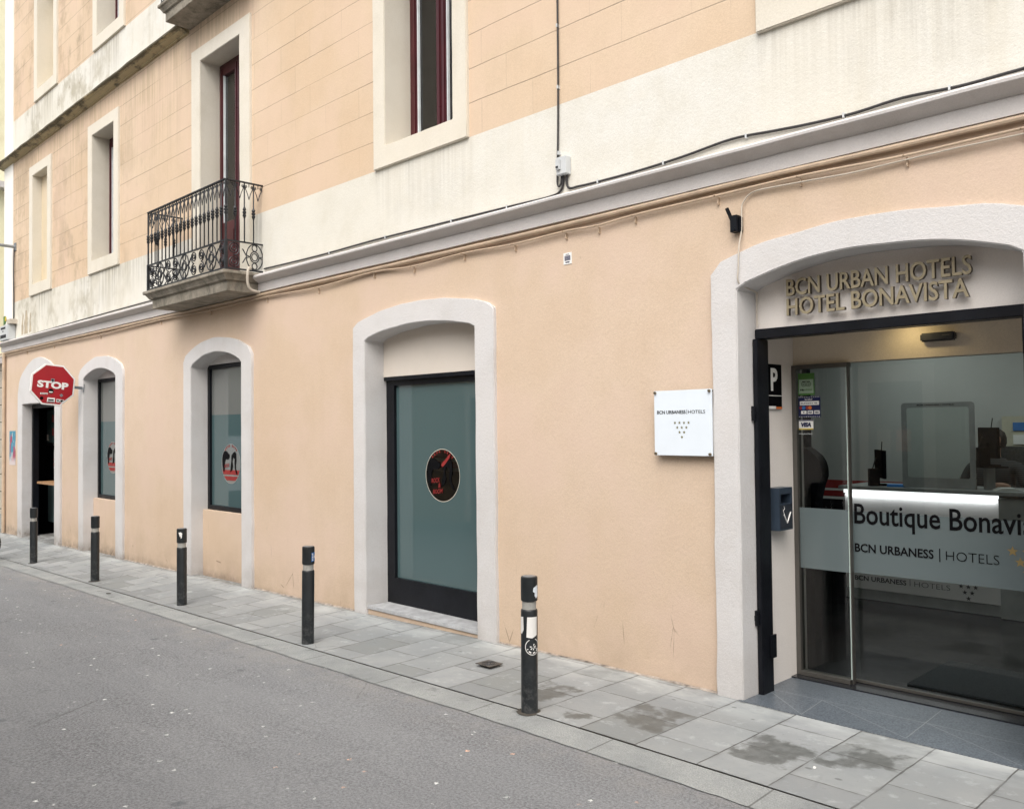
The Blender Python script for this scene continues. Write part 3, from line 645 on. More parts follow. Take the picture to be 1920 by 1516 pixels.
    for tx_, sz, px_, pz_ in (('ROCK', .12, -.15, -.075), ('&', .035, -.055, -.115), ('BOOM', .14, -.13, -.175)):
        if kx != 'D' and tx_ != 'ROCK': continue
        if kx != 'D': pz_ = -.05
        t_ = text(tx_, .07, M['red_ink'], f, (ix + px_ * s, yg - .006, iz + pz_ * s), width=sz * s, height=.042 * s, bold=.0006, shear=.25, name='emblem_lettering')
        t_.rotation_euler = (R(90), R(-6), 0)
    return f
shop('D', 2.155, .045, .115, None, (-5.845, 1.235, .225), panel=.235)
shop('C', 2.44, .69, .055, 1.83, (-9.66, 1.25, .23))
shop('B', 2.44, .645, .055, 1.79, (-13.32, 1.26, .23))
# D: lintel panel under the arch, step, dark rail
def lintel(kx, zlo, y, m):
    a0, a1, zc, cr_ = OP[kx]['i']; f = arch_fn(a0, a1, zc, zc, cr_ + .02); mb = MB(); n = 20
    pts = [(a0 - .01, zlo), (a1 + .01, zlo)] + [(a1 + (a0 - a1) * q / n, f(a1 + (a0 - a1) * q / n) + .02) for q in range(n + 1)]
    mb.prism(pts, y, y + .05); return mb
P_(lintel('D', 2.12, 4.862, 0), 'lintel_panel', M['panel'])
P_(lintel('C', 2.435, 4.855, 0), 'lintel_panel', M['white_trim']); P_(lintel('B', 2.435, 4.855, 0), 'lintel_panel', M['white_trim'])
mb = MB(); mb.box(-6.60, -5.13, 4.855, 4.90, 2.085, 2.12); P_(mb, 'head_rail', M['black_frame'])
mb = MB(); mb.box(-6.61, -5.12, 4.66, 5.0, .018, .048); P_(mb, 'door_step', plain('pale_marble_step', (.40, .41, .42), .45, 0, .25, 12), bevel=.004)
mb = MB(); mb.box(-6.61, -5.12, 4.672, 5.0, -.35, .017); P_(mb, 'step_riser', M['peach'])
# C, B wall below the sill
for kx, zt in (('C', .69), ('B', .645)):
    a0, a1 = OP[kx]['i'][:2]; mb = MB(); mb.box(a0 - .01, a1 + .01, 4.80, 4.84 + .1, -.5, zt); P_(mb, 'parapet_wall', M['peach'])
# shop interior
mb = MB(); mb.quad((-14.6, 8.2, -.3), (-4.2, 8.2, -.3), (-4.2, 8.2, 3.1), (-14.6, 8.2, 3.1)); mb.quad((-14.6, 5, -.3), (-4.2, 5, -.3), (-4.2, 8.2, -.3), (-14.6, 8.2, -.3)); mb.quad((-14.6, 5, 3.1), (-4.2, 5, 3.1), (-4.2, 8.2, 3.1), (-14.6, 8.2, 3.1)); mb.quad((-14.6, 5, -.3), (-14.6, 8.2, -.3), (-14.6, 8.2, 3.1), (-14.6, 5, 3.1)); mb.quad((-4.2, 5, -.3), (-4.2, 8.2, -.3), (-4.2, 8.2, 3.1), (-4.2, 5, 3.1))
k = NT('shop_interior'); X, Y, Z = k.xyz(k.pos)
st = k.math('MULTIPLY', k.math('GREATER_THAN', Z, 1.02), k.math('LESS_THAN', Z, 1.30)); fz = k.math('FRACT', k.math('MULTIPLY', k.math('SUBTRACT', Z, 1.02), 7.2))
c = k.mix(k.math('LESS_THAN', fz, .36), (.22, .02, .015), (.35, .33, .3))
c = k.mix(st, k.mix(k.math('GREATER_THAN', Z, 1.30), (.02, .018, .016), (.42, .40, .36)), c)
M['shop_int'] = k.out(c, .7)
P_(mb, 'shop_interior', M['shop_int'], fix=False)
for xa_, xb_ in ((-14.0, -12.4), (-10.5, -8.7)):  # pale sheets added behind the panes, in place of a facade reflection
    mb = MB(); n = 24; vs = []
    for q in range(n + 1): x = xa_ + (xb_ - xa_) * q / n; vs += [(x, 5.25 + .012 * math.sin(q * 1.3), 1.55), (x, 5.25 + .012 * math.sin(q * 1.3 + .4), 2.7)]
    mb.add(vs, [(2 * q, 2 * q + 2, 2 * q + 3, 2 * q + 1) for q in range(n)]); P_(mb, 'added_backing', M['blind'], fix=False)
# A: bar entrance
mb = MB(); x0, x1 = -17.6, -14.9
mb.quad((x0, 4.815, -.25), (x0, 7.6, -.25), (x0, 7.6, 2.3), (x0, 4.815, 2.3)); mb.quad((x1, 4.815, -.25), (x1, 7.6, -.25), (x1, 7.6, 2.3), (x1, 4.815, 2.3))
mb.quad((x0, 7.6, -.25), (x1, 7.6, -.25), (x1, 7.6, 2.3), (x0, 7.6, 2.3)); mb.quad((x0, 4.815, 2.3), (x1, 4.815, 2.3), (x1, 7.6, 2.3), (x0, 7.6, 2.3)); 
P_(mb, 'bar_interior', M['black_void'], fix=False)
mb = MB(); mb.box(-17.0, -15.1, 4.69, 7.6, -.40, -.165); P_(mb, 'doorway_floor', M['slabs'])
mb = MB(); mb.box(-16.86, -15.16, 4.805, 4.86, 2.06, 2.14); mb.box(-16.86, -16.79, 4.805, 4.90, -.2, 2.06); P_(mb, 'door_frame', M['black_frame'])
mb = MB(); mb.box(-17.35, -15.2, 5.17, 5.21, .10, 2.06)
P_(mb, 'inner_partition', M['black_frame']) if 0 else None
f = MB(); f.box(-17.38, -15.6, 5.20, 5.24, 1.40, 2.08); f1 = P_(f, 'bar_window', M['black_frame'])
def subp(mb, name, m, par, **kw):
    o = mb.build(name, m, **kw); o.parent = par; o.matrix_parent_inverse = Matrix.Identity(4); return o
p = MB(); p.box(-17.33, -15.65, 5.190, 5.198, 1.45, 2.04); subp(p, 'pane', M['frost'], f1)
p = MB(); p.box(-17.25, -15.65, 5.185, 5.189, 0.33 - .3, .70); subp(p, 'pane', M['frost'], f1)
p = MB(); p.box(-17.30, -17.24, 5.180, 5.189, 1.49, 1.60); subp(p, 'notice', M['white'], f1)
for zz_ in (1.58, 1.82):
    p = MB()
    for q in range(6): p.box(-17.02 + q * .16, -16.92 + q * .16, 5.182, 5.187, zz_, zz_ + .13)
    subp(p, 'red_letter_blocks', M['red_ink'], f1)
p = MB(); p.box(-17.2, -15.8, 5.26, 5.27, 1.02, 1.09); p.box(-17.2, -15.8, 5.26, 5.27, 1.12, 1.17); subp(p, 'red_stripes', M['red_ink'], f1)
p = MB(); p.box(-17.2, -15.8, 5.27, 5.28, .98, 1.33); subp(p, 'white_panel', M['white'], f1)
mb = MB(); mb.box(-16.76, -15.25, 4.86, 5.19, .745, .785); o = mb.build('counter_shelf', M['wood'], bevel=.004); tag(o, 'light wooden counter board inside the dark bar doorway behind the red octagonal sign', 'shelf')

# ---- hotel entrance: fascia, gate frame, vestibule, glass doors
P_(lintel('E', 2.235, 4.87, 0), 'fascia_panel', M['fascia'])
mb = MB(); mb.box(-2.9, -1.1, 4.921, 5.50, 2.26, 2.34); P_(mb, 'vestibule_ceiling', M['beige'])
mb = MB(); mb.box(-2.95, -2.80, 4.895, 5.50, -.3, 2.259); P_(mb, 'vestibule_wall', M['fascia'])
mb = MB(); mb.box(-1.205, -1.05, 4.895, 5.50, -.3, 2.259); P_(mb, 'vestibule_wall', M['fascia'])
mb = MB(); mb.box(-2.815, -1.19, 5.38, 5.50, 2.035, 2.62); P_(mb, 'transom_wall', M['beige'])
gf = MB(); gf.box(-2.772, -2.738, 4.815, 4.948, -.02, 2.17); gf.box(-1.29, -1.237, 4.815, 4.955, -.02, 2.17); gf.box(-2.772, -1.237, 4.845, 4.955, 2.172, 2.232)
G = P_(gf, 'gate_frame', M['black_frame'], bevel=.004)
for zz_ in (1.70, .46):
    hm = MB(); hm.box(-2.79, -2.755, 4.79, 4.83, zz_, zz_ + .03); hm.tube([(-2.765, 4.80, zz_ - .03), (-2.765, 4.80, zz_ + .06)], .012); subp(hm, 'hinge', M['black_frame'], G)
hm = MB(); hm.box(-2.734, -2.722, 4.90, 4.957, .22, .36); subp(hm, 'lock_plate', M['black_frame'], G)
mb = MB(); mb.box(-2.80, -1.2, 4.632, 5.28, -.2, .0135); P_(mb, 'threshold', M['granite'])
mb = MB(); mb.box(-2.80, -1.2, 5.281, 5.46, -.2, .022); P_(mb, 'threshold_strip', M['granite_black'])
# fixed glass side panel
sf = MB(); y = 5.38
sf.box(-2.798, -2.768, y - .03, y + .03, .024, 2.03); sf.box(-2.768, -2.425, y - .03, y + .03, 2.005, 2.033); sf.box(-2.768, -2.44, y - .035, y + .035, .024, .050)
SP = P_(sf, 'glass_side_panel', M['steel'])
p = MB(); p.quad((-2.768, y, .05), (-2.442, y, .05), (-2.442, y, 2.005), (-2.768, y, 2.005)); subp(p, 'pane', M['glass'], SP, fix=False)
p = MB(); p.box(-2.4415, -2.433, y - .012, y + .012, .05, 2.005); subp(p, 'glass_edge', plain('green_glass_edge', (.50, .62, .58), .15, 0, .05), SP)
p = MB(); p.box(-2.4325, -2.426, y - .018, y + .018, .024, 2.005); subp(p, 'end_post', M['steel'], SP)
p = MB(); p.box(-2.775, -2.445, y - .008, y - .0055, .713, 1.104); subp(p, 'frosted_band', M['band'], SP)
# sliding door
sdr = MB(); y = 5.44
sdr.box(-2.46, -1.0, y - .012, y + .012, .026, .042); SD = P_(sdr, 'sliding_glass_door', M['steel'])
p = MB(); p.quad((-2.46, y, .042), (-1.0, y, .042), (-1.0, y, 2.06), (-2.46, y, 2.06)); subp(p, 'pane', M['glass'], SD, fix=False)
p = MB(); p.box(-2.46, -1.0, y - .0085, y - .0055, .71, 1.095); subp(p, 'frosted_band', M['band'], SD)
s_ = 5.44 / 5.38
def gx(px): return (px) * s_
text('Boutique Bonavista', .15, M['ink'], SD, (-2.403 * s_, y - .011, .978), width=1.115, height=.166, bold=.0018, name='shop_lettering')
text('BCN URBANESS', .07, M['ink'], SD, (-2.403 * s_, y - .011, .842), width=.475, height=.053, bold=.0011, name='shop_lettering')
text('|', .07, M['ink'], SD, (-1.902 * s_, y - .011, .828), height=.078, name='shop_lettering')
text('HOTELS', .07, M['ink'], SD, (-1.865 * s_, y - .011, .842), width=.285, height=.053, bold=-.0012, name='shop_lettering')
sm = MB()
for r_ in range(4):
    for q in range(4 - r_): star(sm, -1.532 + .075 * q + .0375 * r_, .925 - r_ * .058, .030, y - .009)
subp(sm, 'star_emblem', M['yellow_ink'], SD)
# lobby
mb = MB(); X0, X1, Y0, Y1, ZF, ZC = -5.6, 1.5, 5.5, 9.45, .012, 2.75
mb.quad((X0, Y1, ZF), (X1, Y1, ZF), (X1, Y1, ZC), (X0, Y1, ZC)); mb.quad((X0, Y0, ZF), (X0, Y1, ZF), (X0, Y1, ZC), (X0, Y0, ZC)); mb.quad((X1, Y0, ZF), (X1, Y1, ZF), (X1, Y1, ZC), (X1, Y0, ZC))
mb.quad((X0, Y0, ZC), (X1, Y0, ZC), (X1, Y1, ZC), (X0, Y1, ZC)); mb.quad((X0, Y0, ZF), (-2.815, Y0, ZF), (-2.815, Y0, ZC), (X0, Y0, ZC)); mb.quad((-1.2, Y0, ZF), (X1, Y0, ZF), (X1, Y0, ZC), (-1.2, Y0, ZC)); mb.quad((-2.82, Y0, 2.1), (-1.19, Y0, 2.1), (-1.19, Y0, ZC), (-2.82, Y0, ZC))
P_(mb, 'lobby_wall', M['lobby_wall'], fix=False)
mb = MB(); mb.quad((X0, 5.46, ZF), (X1, 5.46, ZF), (X1, Y1, ZF), (X0, Y1, ZF)); P_(mb, 'lobby_floor', M['lobby_floor'], fix=False)
mb = MB(); mb.box(X0, X1, Y1 - .012, Y1 - .003, .93, 1.02); mb.box(X0, X1, Y1 - .012, Y1 - .003, .84, .90); P_(mb, 'lobby_red_stripe', M['red_ink'])
mb = MB(); mb.box(X0, X1, Y1 - .010, Y1 - .002, .905, .925); mb.box(X0, X1, Y1 - .010, Y1 - .002, .81, .835); P_(mb, 'lobby_white_stripe', M['white'])
mb = MB(); mb.box(X0, X1, Y1 - .010, Y1 - .001, ZF, .805); P_(mb, 'lobby_dado', M['black_void'])
mb = MB(); mb.prism([(-3.75, .01), (-3.146, .01), (-3.12, 1.06), (-3.09, 1.18), (-3.065, 1.25), (-3.066, 1.31), (-3.08, 1.36), (-3.11, 1.405), (-3.16, 1.445), (-3.2, 1.47), (-3.2, 2.07), (-3.2, 2.7), (-3.75, 2.7)], 6.3, 6.42); P_(mb, 'curved_dark_shape', M['black_void'])  # flat dark shape with a curved edge behind the side panel
mb = MB(); mb.box(-2.2, -1.1, 5.62, 6.35, .013, .024); o = mb.build('floor_sheet', plain('blue_grey_sheet', (.012, .018, .022), .9, 0, .2, 60)); tag(o, 'added dark blue grey mat on the lobby floor behind the sliding glass door', 'mat')  # sheet added in place of a pale reflection in the door glass
# vestibule lamp: small recessed spot washing the beige wall above the glass
lm = empty('recessed_spotlight', (-2.02, 5.20, 2.258)); tag(lm, 'small recessed spotlight in the entrance ceiling washing the beige wall', 'light')
p = MB(); p.lathe([(.035, -.004), (.038, 0), (.035, .004)], 16); o = p.build('spot_lens', plain('warm_lamp_lens', (1, .8, .4), .5, emit=4), lm)
ld = bpy.data.lights.new('spot_light', 'SPOT'); ld.energy = 1.6; ld.color = (1, .78, .38); ld.spot_size = R(150); ld.spot_blend = 1; ld.shadow_soft_size = .03
lo = bpy.data.objects.new('spot_light', ld); col.objects.link(lo); lo.parent = lm; lo.location = (0, .0, -.012); lo.rotation_euler = (R(40), 0, 0)
for q, (x, yl, en) in enumerate(((-3.4, 8.6, 6), (-1.6, 8.6, 6), (-2.8, 7.1, 7))):  # unseen area lights added to brighten the lobby and the desk front
    ld = bpy.data.lights.new('lobby_fill', 'AREA'); ld.energy = en; ld.size = .6; ld.color = (.95, 1, .97)
    lo = bpy.data.objects.new('lobby_fill', ld); col.objects.link(lo); lo.location = (x, yl, 2.72)

# reception desk
D_ = empty('reception_desk', (-2.9, 8.2, .012)); tag(D_, 'grey reception desk with white light strip under its top, behind the glass doors', 'desk')
def ch(mb, name, m, par, **kw):
    o = mb.build(name, m, **kw); o.parent = par; o.matrix_parent_inverse = Matrix.Translation(-Vector(par.location)); return o
p = MB(); p.box(-3.68, -2.36, 8.03, 8.09, .12, 1.0); ch(p, 'front_panel', M['desk'], D_)
p = MB(); p.box(-2.355, -2.12, 8.0, 8.6, .02, 1.01); p.box(-3.70, -2.36, 8.06, 8.6, .02, .11); ch(p, 'side_block', M['grey_acrylic'], D_)
p = MB(); p.box(-3.72, -2.10, 7.98, 8.62, 1.035, 1.065); ch(p, 'desk_top', M['grey_acrylic'], D_)
p = MB(); p.box(-3.68, -2.36, 8.005, 8.0295, 1.001, 1.034); ch(p, 'light_strip', M['lit'], D_)
ld = bpy.data.lights.new('strip_light', 'AREA'); ld.shape = 'RECTANGLE'; ld.size = 1.3; ld.size_y = .02; ld.energy = 1.0; ld.color = (.97, .97, 1)
lo = bpy.data.objects.new('strip_light', ld); col.objects.link(lo); lo.parent = D_; lo.matrix_parent_inverse = Matrix.Translation(-Vector(D_.location)); lo.location = (-3.02, 8.008, .992); lo.rotation_euler = (R(25), 0, 0)
for tx_, x, wd, bo in (('BCN URBANESS', -3.60, .47, .0012), ('|', -3.10, None, 0), ('HOTELS', -3.06, .30, -.001)):
    t_ = text(tx_, .06, M['ink_soft'], D_, (x + 2.9, 8.027 - 8.2, .182), width=wd, height=.045 if wd else .06, bold=bo, name='desk_lettering')
p = MB()
for r_ in range(4):
    for q in range(4 - r_): star(p, -2.70 + .058 * q + .029 * r_, .295 - .05 * r_, .022, 8.028)
ch(p, 'star_emblem', M['ink_soft'], D_)
# plexiglass screen on desk
Sc = empty('counter_screen', (-2.85, 8.08, 1.066)); tag(Sc, 'clear counter screen with grey rounded rim standing on the reception desk', 'screen')
p = MB(); y = 8.07
def rr(x0, x1, z0, z1, r, n=6):
    pts = []
    for cx_, cz_, a in ((x1 - r, z1 - r, 0), (x0 + r, z1 - r, 90), (x0 + r, z0 + r, 180), (x1 - r, z0 + r, 270)):
        for q in range(n + 1): t_ = R(a + 90 * q / n); pts.append((cx_ + r * math.cos(t_), cz_ + r * math.sin(t_)))
    return pts
o_ = rr(-3.16, -2.545, 1.07, 1.825, .03); i_ = rr(-3.115, -2.59, 1.16, 1.78, .02); n = len(o_)
for q in range(n):
    a, b = o_[q], o_[(q + 1) % n]; c_, d_ = i_[(q + 1) % n], i_[q]
    p.quad((a[0], y, a[1]), (b[0], y, b[1]), (c_[0], y, c_[1]), (d_[0], y, d_[1])); p.quad((a[0], y + .006, a[1]), (b[0], y + .006, b[1]), (c_[0], y + .006, c_[1]), (d_[0], y + .006, d_[1])); p.quad((a[0], y, a[1]), (b[0], y, b[1]), (b[0], y + .006, b[1]), (a[0], y + .006, a[1]))
ch(p, 'rim', M['grey_acrylic'], Sc); p = MB(); p.box(-3.115, -2.59, y + .002, y + .004, 1.16, 1.78); ch(p, 'pane', M['plexi'], Sc)
text('BCN URBANESS | HOTELS', .03, M['ink'], Sc, (-3.02 + 2.85, y - .003 - 8.08, 1.793 - 1.066), width=.31, height=.018, name='screen_lettering')
def monitor(x, y, z, label, rz):
    m_ = empty('monitor', (x, y, z), (0, 0, R(rz))); tag(m_, label, 'monitor', 'reception monitors')
    a = MB(); a.box(-.20, .20, -.012, .012, .07, .33); o = a.build('screen', M['black_void'], m_, bevel=.003)
    a = MB(); a.box(-.03, .03, .012, .03, .0, .2); a.box(-.09, .09, -.06, .06, 0, .012); a.build('stand', M['black_void'], m_)
    a = MB(); a.tube([(.05, .03, .25), (.10, .05, .15), (.08, .05, .03), (.03, .04, .012)], .006); a.build('monitor_cable', M['cable'], m_)
    a = MB(); a.tube([(-.06, 0, .33), (-.09, 0, .41)], .004); a.build('antenna', M['black_void'], m_)
    a = MB(); a.box(-.12, -.04, .035, .12, 0, .16); a.build('base_box', M['black_void'], m_)
    return m_
monitor(-3.42, 8.22, 1.066, 'dark monitor seen nearly edge on at the left end of the reception desk', 124)
m2 = monitor(-2.485, 8.22, 1.27, 'dark monitor raised on a tall grey post at the right end of the reception desk', 128)
a = MB(); a.box(-.035, .035, -.035, .035, -.204, 0); a.build('post', M['grey_acrylic'], m2); a = MB(); a.box(-.14, .14, -.10, .10, -.012, -.001); a.build('shelf', M['black_void'], m2)
def bottle(x, y, z, label):
    a = MB(); a.lathe([(.02, 0), (.022, .01), (.022, .08), (.012, .10), (.010, .115)], 12); b = a.build('bottle', M['plexi'] if 0 else plain('bottle_grey', (.3, .32, .3), .2), loc=(x, y, z), smooth=True)
    tag(b, label, 'bottle', 'hand gel bottles'); a = MB(); a.lathe([(.008, .115), (.008, .14)], 8); a.build('pump', M['grey_acrylic'], b)
bottle(-3.48, 8.15, 1.066, 'small clear gel bottle left of the left monitor on the desk'); bottle(-2.60, 8.2, 1.066, 'small clear gel bottle right of the clear counter screen')
# office chair behind desk
Ch = empty('office_chair', (-2.35, 9.15, .012)); tag(Ch, 'dark mesh office chair the receptionist sits on behind the desk', 'chair')
a = MB(); a.prism(rr(-.24, .24, .62, 1.40, .12), .0, .03); a.build('backrest', M['mesh_fabric'], Ch); a = MB(); a.box(-.25, .25, -.5, -.02, .46, .53); a.build('seat', M['mesh_fabric'], Ch, bevel=.02)
a = MB(); a.tube([(0, -.25, .46), (0, -.25, .1)], .03)
for q in range(5): a.tube([(0, -.25, .1), (.28 * math.cos(q * 1.257), -.25 + .28 * math.sin(q * 1.257), .04)], .02)
a.build('pedestal', M['black_void'], Ch)
Ch.location.x = -2.62
PX, PY = -2.62, 8.82
bj = {'pel': (0, .10, .55, .15), 'bel': (0, .07, .78, .145), 'che': (0, .03, 1.02, .155), 'upc': (0, .02, 1.20, .135), 'nek': (0, 0, 1.315, .055), 'chin': (0, -.025, 1.40, .062), 'hed': (0, -.02, 1.48, .092), 'top': (0, 0, 1.56, .078),
      'sl': (-.20, .02, 1.24, .062), 'el': (-.29, -.06, .99, .046), 'wl': (-.16, -.30, 1.085, .030), 'hl': (-.11, -.37, 1.090, .026), 'sr': (.20, .02, 1.24, .062), 'er': (.30, -.05, .98, .046), 'wr': (.16, -.32, 1.085, .030), 'hr': (.10, -.39, 1.090, .026),
      'kl': (-.12, -.30, .52, .07), 'al': (-.12, -.28, .12, .045), 'tl': (-.12, -.42, .06, .04), 'kr': (.12, -.30, .52, .07), 'ar': (.12, -.28, .12, .045), 'tr': (.12, -.42, .06, .04)}
be = [('pel', 'bel'), ('bel', 'che'), ('che', 'upc'), ('upc', 'nek'), ('nek', 'chin'), ('chin', 'hed'), ('hed', 'top'), ('upc', 'sl'), ('sl', 'el'), ('el', 'wl'), ('wl', 'hl'), ('upc', 'sr'), ('sr', 'er'), ('er', 'wr'), ('wr', 'hr'), ('pel', 'kl'), ('kl', 'al'), ('al', 'tl'), ('pel', 'kr'), ('kr', 'ar'), ('ar', 'tr')]
for sd_, hn in ((-1, 'hl'), (1, 'hr')):
    hx, hy, hz, _ = bj[hn]
    for q in range(4):
        dx = (q - 1.5) * .019; L1 = (.036, .042, .038, .03)[q]
        for j_, (fy, fz) in enumerate(((.035, .002), (.035 + L1, .0), (.035 + L1 * 1.7, -.012))): bj['%s%d%d' % (hn, q, j_)] = (hx + dx, hy - fy, hz + fz, (.0095, .0085, .007)[j_])
        be += [(hn, '%s%d0' % (hn, q)), ('%s%d0' % (hn, q), '%s%d1' % (hn, q)), ('%s%d1' % (hn, q), '%s%d2' % (hn, q))]
    bj[hn + 't0'] = (hx - sd_ * .038, hy - .005, hz - .006, .011); bj[hn + 't1'] = (hx - sd_ * .050, hy - .040, hz - .010, .009); be += [(hn, hn + 't0'), (hn + 't0', hn + 't1')]
nm_ = list(bj); me = bpy.data.meshes.new('person_skeleton'); me.from_pydata([bj[n_][:3] for n_ in nm_], [(nm_.index(a_), nm_.index(b_)) for a_, b_ in be], [])
tmp = bpy.data.objects.new('person_tmp', me); col.objects.link(tmp); sk = tmp.modifiers.new('skin', 'SKIN'); sb_ = tmp.modifiers.new('sub', 'SUBSURF'); sb_.levels = 2; sb_.render_levels = 2
for i, n_ in enumerate(nm_):
    r_ = bj[n_][3]; flat = .78 if n_ in ('pel', 'bel', 'che', 'upc') else 1
    me.skin_vertices[0].data[i].radius = (r_ * 1.15, r_ * flat) if flat < 1 else (r_, r_)
me.skin_vertices[0].data[nm_.index('pel')].use_root = True
bpy.context.view_layer.update(); pm_ = bpy.data.meshes.new_from_object(tmp.evaluated_get(bpy.context.evaluated_depsgraph_get())); bpy.data.objects.remove(tmp)
k = NT('striped_dark_shirt'); X, Y, Z = k.xyz(k.oc); st_f = k.math('GREATER_THAN', k.math('FRACT', k.math('MULTIPLY', Z, 55)), .6); shirt = k.out(k.mix(st_f, (.025, .026, .028), (.07, .072, .075)), .85)
skin = plain('skin', (.42, .24, .17), .5, 0, .06); trou = plain('dark_trousers', (.02, .02, .024), .85)
Pn = link('person', pm_, shirt, None, (PX, PY, .0)); pm_.materials.append(skin); pm_.materials.append(trou)
for p_ in pm_.polygons:
    c_ = p_.center; p_.use_smooth = True
    p_.material_index = 1 if (c_.z > 1.325 and abs(c_.x) < .12) or (c_.y < -.285 and c_.z > .9) else (2 if c_.z < .68 else 0)
tag(Pn, 'person in a dark striped shirt seated behind the reception desk', 'person')
a = MB(); a.lathe([(.0, 1.585), (.05, 1.58), (.085, 1.55), (.101, 1.50), (.100, 1.45), (.085, 1.41)], 20, 0, .012); a.v = [v if v[1] > -.055 or v[2] > 1.53 else (v[0], -.055, v[2]) for v in a.v]; a.build('hair', plain('dark_hair', (.02, .014, .010), .6, 0, .3, 40), Pn, smooth=True)
a = MB(); a.prism([(-.008, -.115), (.008, -.115), (.012, -.100), (-.012, -.100)], 1.445, 1.475, ax='z'); a.build('nose', skin, Pn, bevel=.003)
for sd_ in (-1, 1): a = MB(); a.lathe([(.002, -.004), (.009, 0), (.002, .004)], 10); o = a.build('eye', M['ink'], Pn, loc=(sd_ * .032, -.108, 1.485), rot=(R(90), 0, 0))
a = MB(); a.box(-.022, .022, -.106, -.100, 1.418, 1.424); a.build('mouth', M['red_ink'], Pn)
a = MB()
for q in range(6): a.box(-.12 + .01 * q, .10 - .013 * q, -.08, .08, .004 * q, .004 * q + .003)
o = a.build('paper_stack', M['white'], loc=(-2.33, 8.2, 1.066), rot=(0, 0, .5)); tag(o, 'loose stack of white papers on the right end of the reception desk', 'papers')
a = MB(); a.box(-.1, .1, -.07, .07, 0, .02); o = a.build('folder', M['blue_ink'], loc=(-3.22, 8.15, 1.066), rot=(0, 0, .3)); tag(o, 'blue folder beside the left monitor on the reception desk', 'folder')
a = MB(); a.box(-.16, .16, -.07, .07, 0, .02); o = a.build('keyboard', M['black_void'], loc=(-2.85, 8.32, 1.066), rot=(0, 0, .1)); tag(o, 'black keyboard lying on the reception desk behind the clear screen', 'keyboard')
bb = MB(); bb.box(-2.72, -2.0, 9.40, 9.43, 1.41, 1.70); nb = bb.build('notice_board', M['cream_board']); tag(nb, 'cream notice board on the lobby back wall at right', 'notice board')
a = MB(); a.box(-2.62, -2.2, 9.39, 9.398, 1.56, 1.64); a.build('blue_notice', M['blue_ink'], nb); a = MB(); a.box(-2.62, -2.2, 9.39, 9.398, 1.43, 1.52); a.build('white_notice', M['white'], nb)

# door sensor
a = MB(); a.box(-.095, .095, -.05, 0, -.022, .028); o = a.build('door_sensor', M['charcoal'], loc=(-1.875, 5.379, 2.145), bevel=.008); tag(o, 'black door sensor box on the beige wall above the sliding glass', 'door sensor')
a = MB(); a.box(.03, .07, -.053, -.0505, .006, .012); a.build('sensor_mark', M['steel'], o)
# camera bracket top right of gate frame
a = MB(); a.box(0, .02, 0, .03, -.12, 0); a.tube([(.01, .01, -.12), (.01, .01, -.18)], .012); o = a.build('closer_bracket', M['black_frame'], loc=(-1.315, 4.90, 2.170)); tag(o, 'small black bracket hanging at the top right corner of the entrance frame', 'bracket')

# ashtray
A = empty('wall_ashtray', (-2.80 + .005, 5.09, .985)); tag(A, 'slate blue wall ashtray with a cigarette symbol on the entrance jamb', 'ashtray')
a = MB(); a.prism(rr(-.085, .085, 0, .265, .03), 0, .075, ax='x')
a = MB(); a.prism([(-.085, .0), (.085, .0), (.085, .265), (-.085, .265)], 0, .01, ax='x'); a.prism([(-.085, .0), (.085, .0), (.085, .165), (-.085, .165)], .01, .08, ax='x'); a.prism([(-.085, .225), (.085, .225), (.085, .265), (-.085, .265)], .01, .08, ax='x')
a.prism([(-.085, .165), (-.065, .165), (-.065, .225), (-.085, .225)], .01, .08, ax='x'); a.prism([(.065, .165), (.085, .165), (.085, .225), (.065, .225)], .01, .08, ax='x')
o = a.build('housing', M['slate_blue'], A); a = MB(); a.prism([(-.074, .012), (.078, .012), (.078, .16), (-.074, .16)], .0801, .083, ax='x'); a.build('front_plate', M['charcoal'], A)
a = MB(); a.tube([(.085, -.035, .10), (.085, .005, .045), (.085, .05, .11)], .004, 6); a.tube([(.085, -.03, .10), (.085, -.045, .125), (.085, -.025, .135), (.085, -.035, .15)], .0018, 5); a.build('cigarette_symbol', M['white'], A)
# parking sign
Pk = empty('parking_sign', (-2.80 + .004, 5.10, 1.745)); tag(Pk, 'black sign with a large white letter P on the entrance jamb', 'sign')
a = MB(); a.box(0, .008, -.115, .10, .0, .285); a.build('sign_panel', M['black_void'], Pk)
text('P', .2, M['white'], Pk, (.0095, -.040, .115), (R(90), 0, R(90)), width=.085, height=.145, bold=.006, name='sign_letter')
a = MB(); a.box(.008, .0095, -.115, .10, .082, .087); a.box(.008, .0095, -.115, .02, .0, .018); a.build('white_line', M['white'], Pk); a = MB(); a.box(.008, .0096, .022, .10, .0, .014); a.build('orange_mark', M['orange_ink'], Pk)
# window stickers
y = 5.374
T_ = empty('green_window_sticker', (-2.763, y, 1.835)); tag(T_, 'green square sticker with an owl face, topmost on the glass panel', 'sticker', 'stickers on the glass panel')
a = MB(); a.box(0, .112, -.002, 0, 0, .143); a.build('backing', M['green_ink'], T_); a = MB(); a.box(.006, .106, -.003, -.0021, .012, .103); a.build('pale_panel', M['palegreen'], T_)
a = MB()
for cx_ in (.038, .074):
    for r0, r1 in ((.013, .016), (.004, .007)):
        for q in range(20):
            t0_, t1_ = q * math.pi / 10, (q + 1) * math.pi / 10
            a.quad((cx_ + r0 * math.cos(t0_), -.0035, .072 + r0 * math.sin(t0_)), (cx_ + r1 * math.cos(t0_), -.0035, .072 + r1 * math.sin(t0_)), (cx_ + r1 * math.cos(t1_), -.0035, .072 + r1 * math.sin(t1_)), (cx_ + r0 * math.cos(t1_), -.0035, .072 + r0 * math.sin(t1_)))
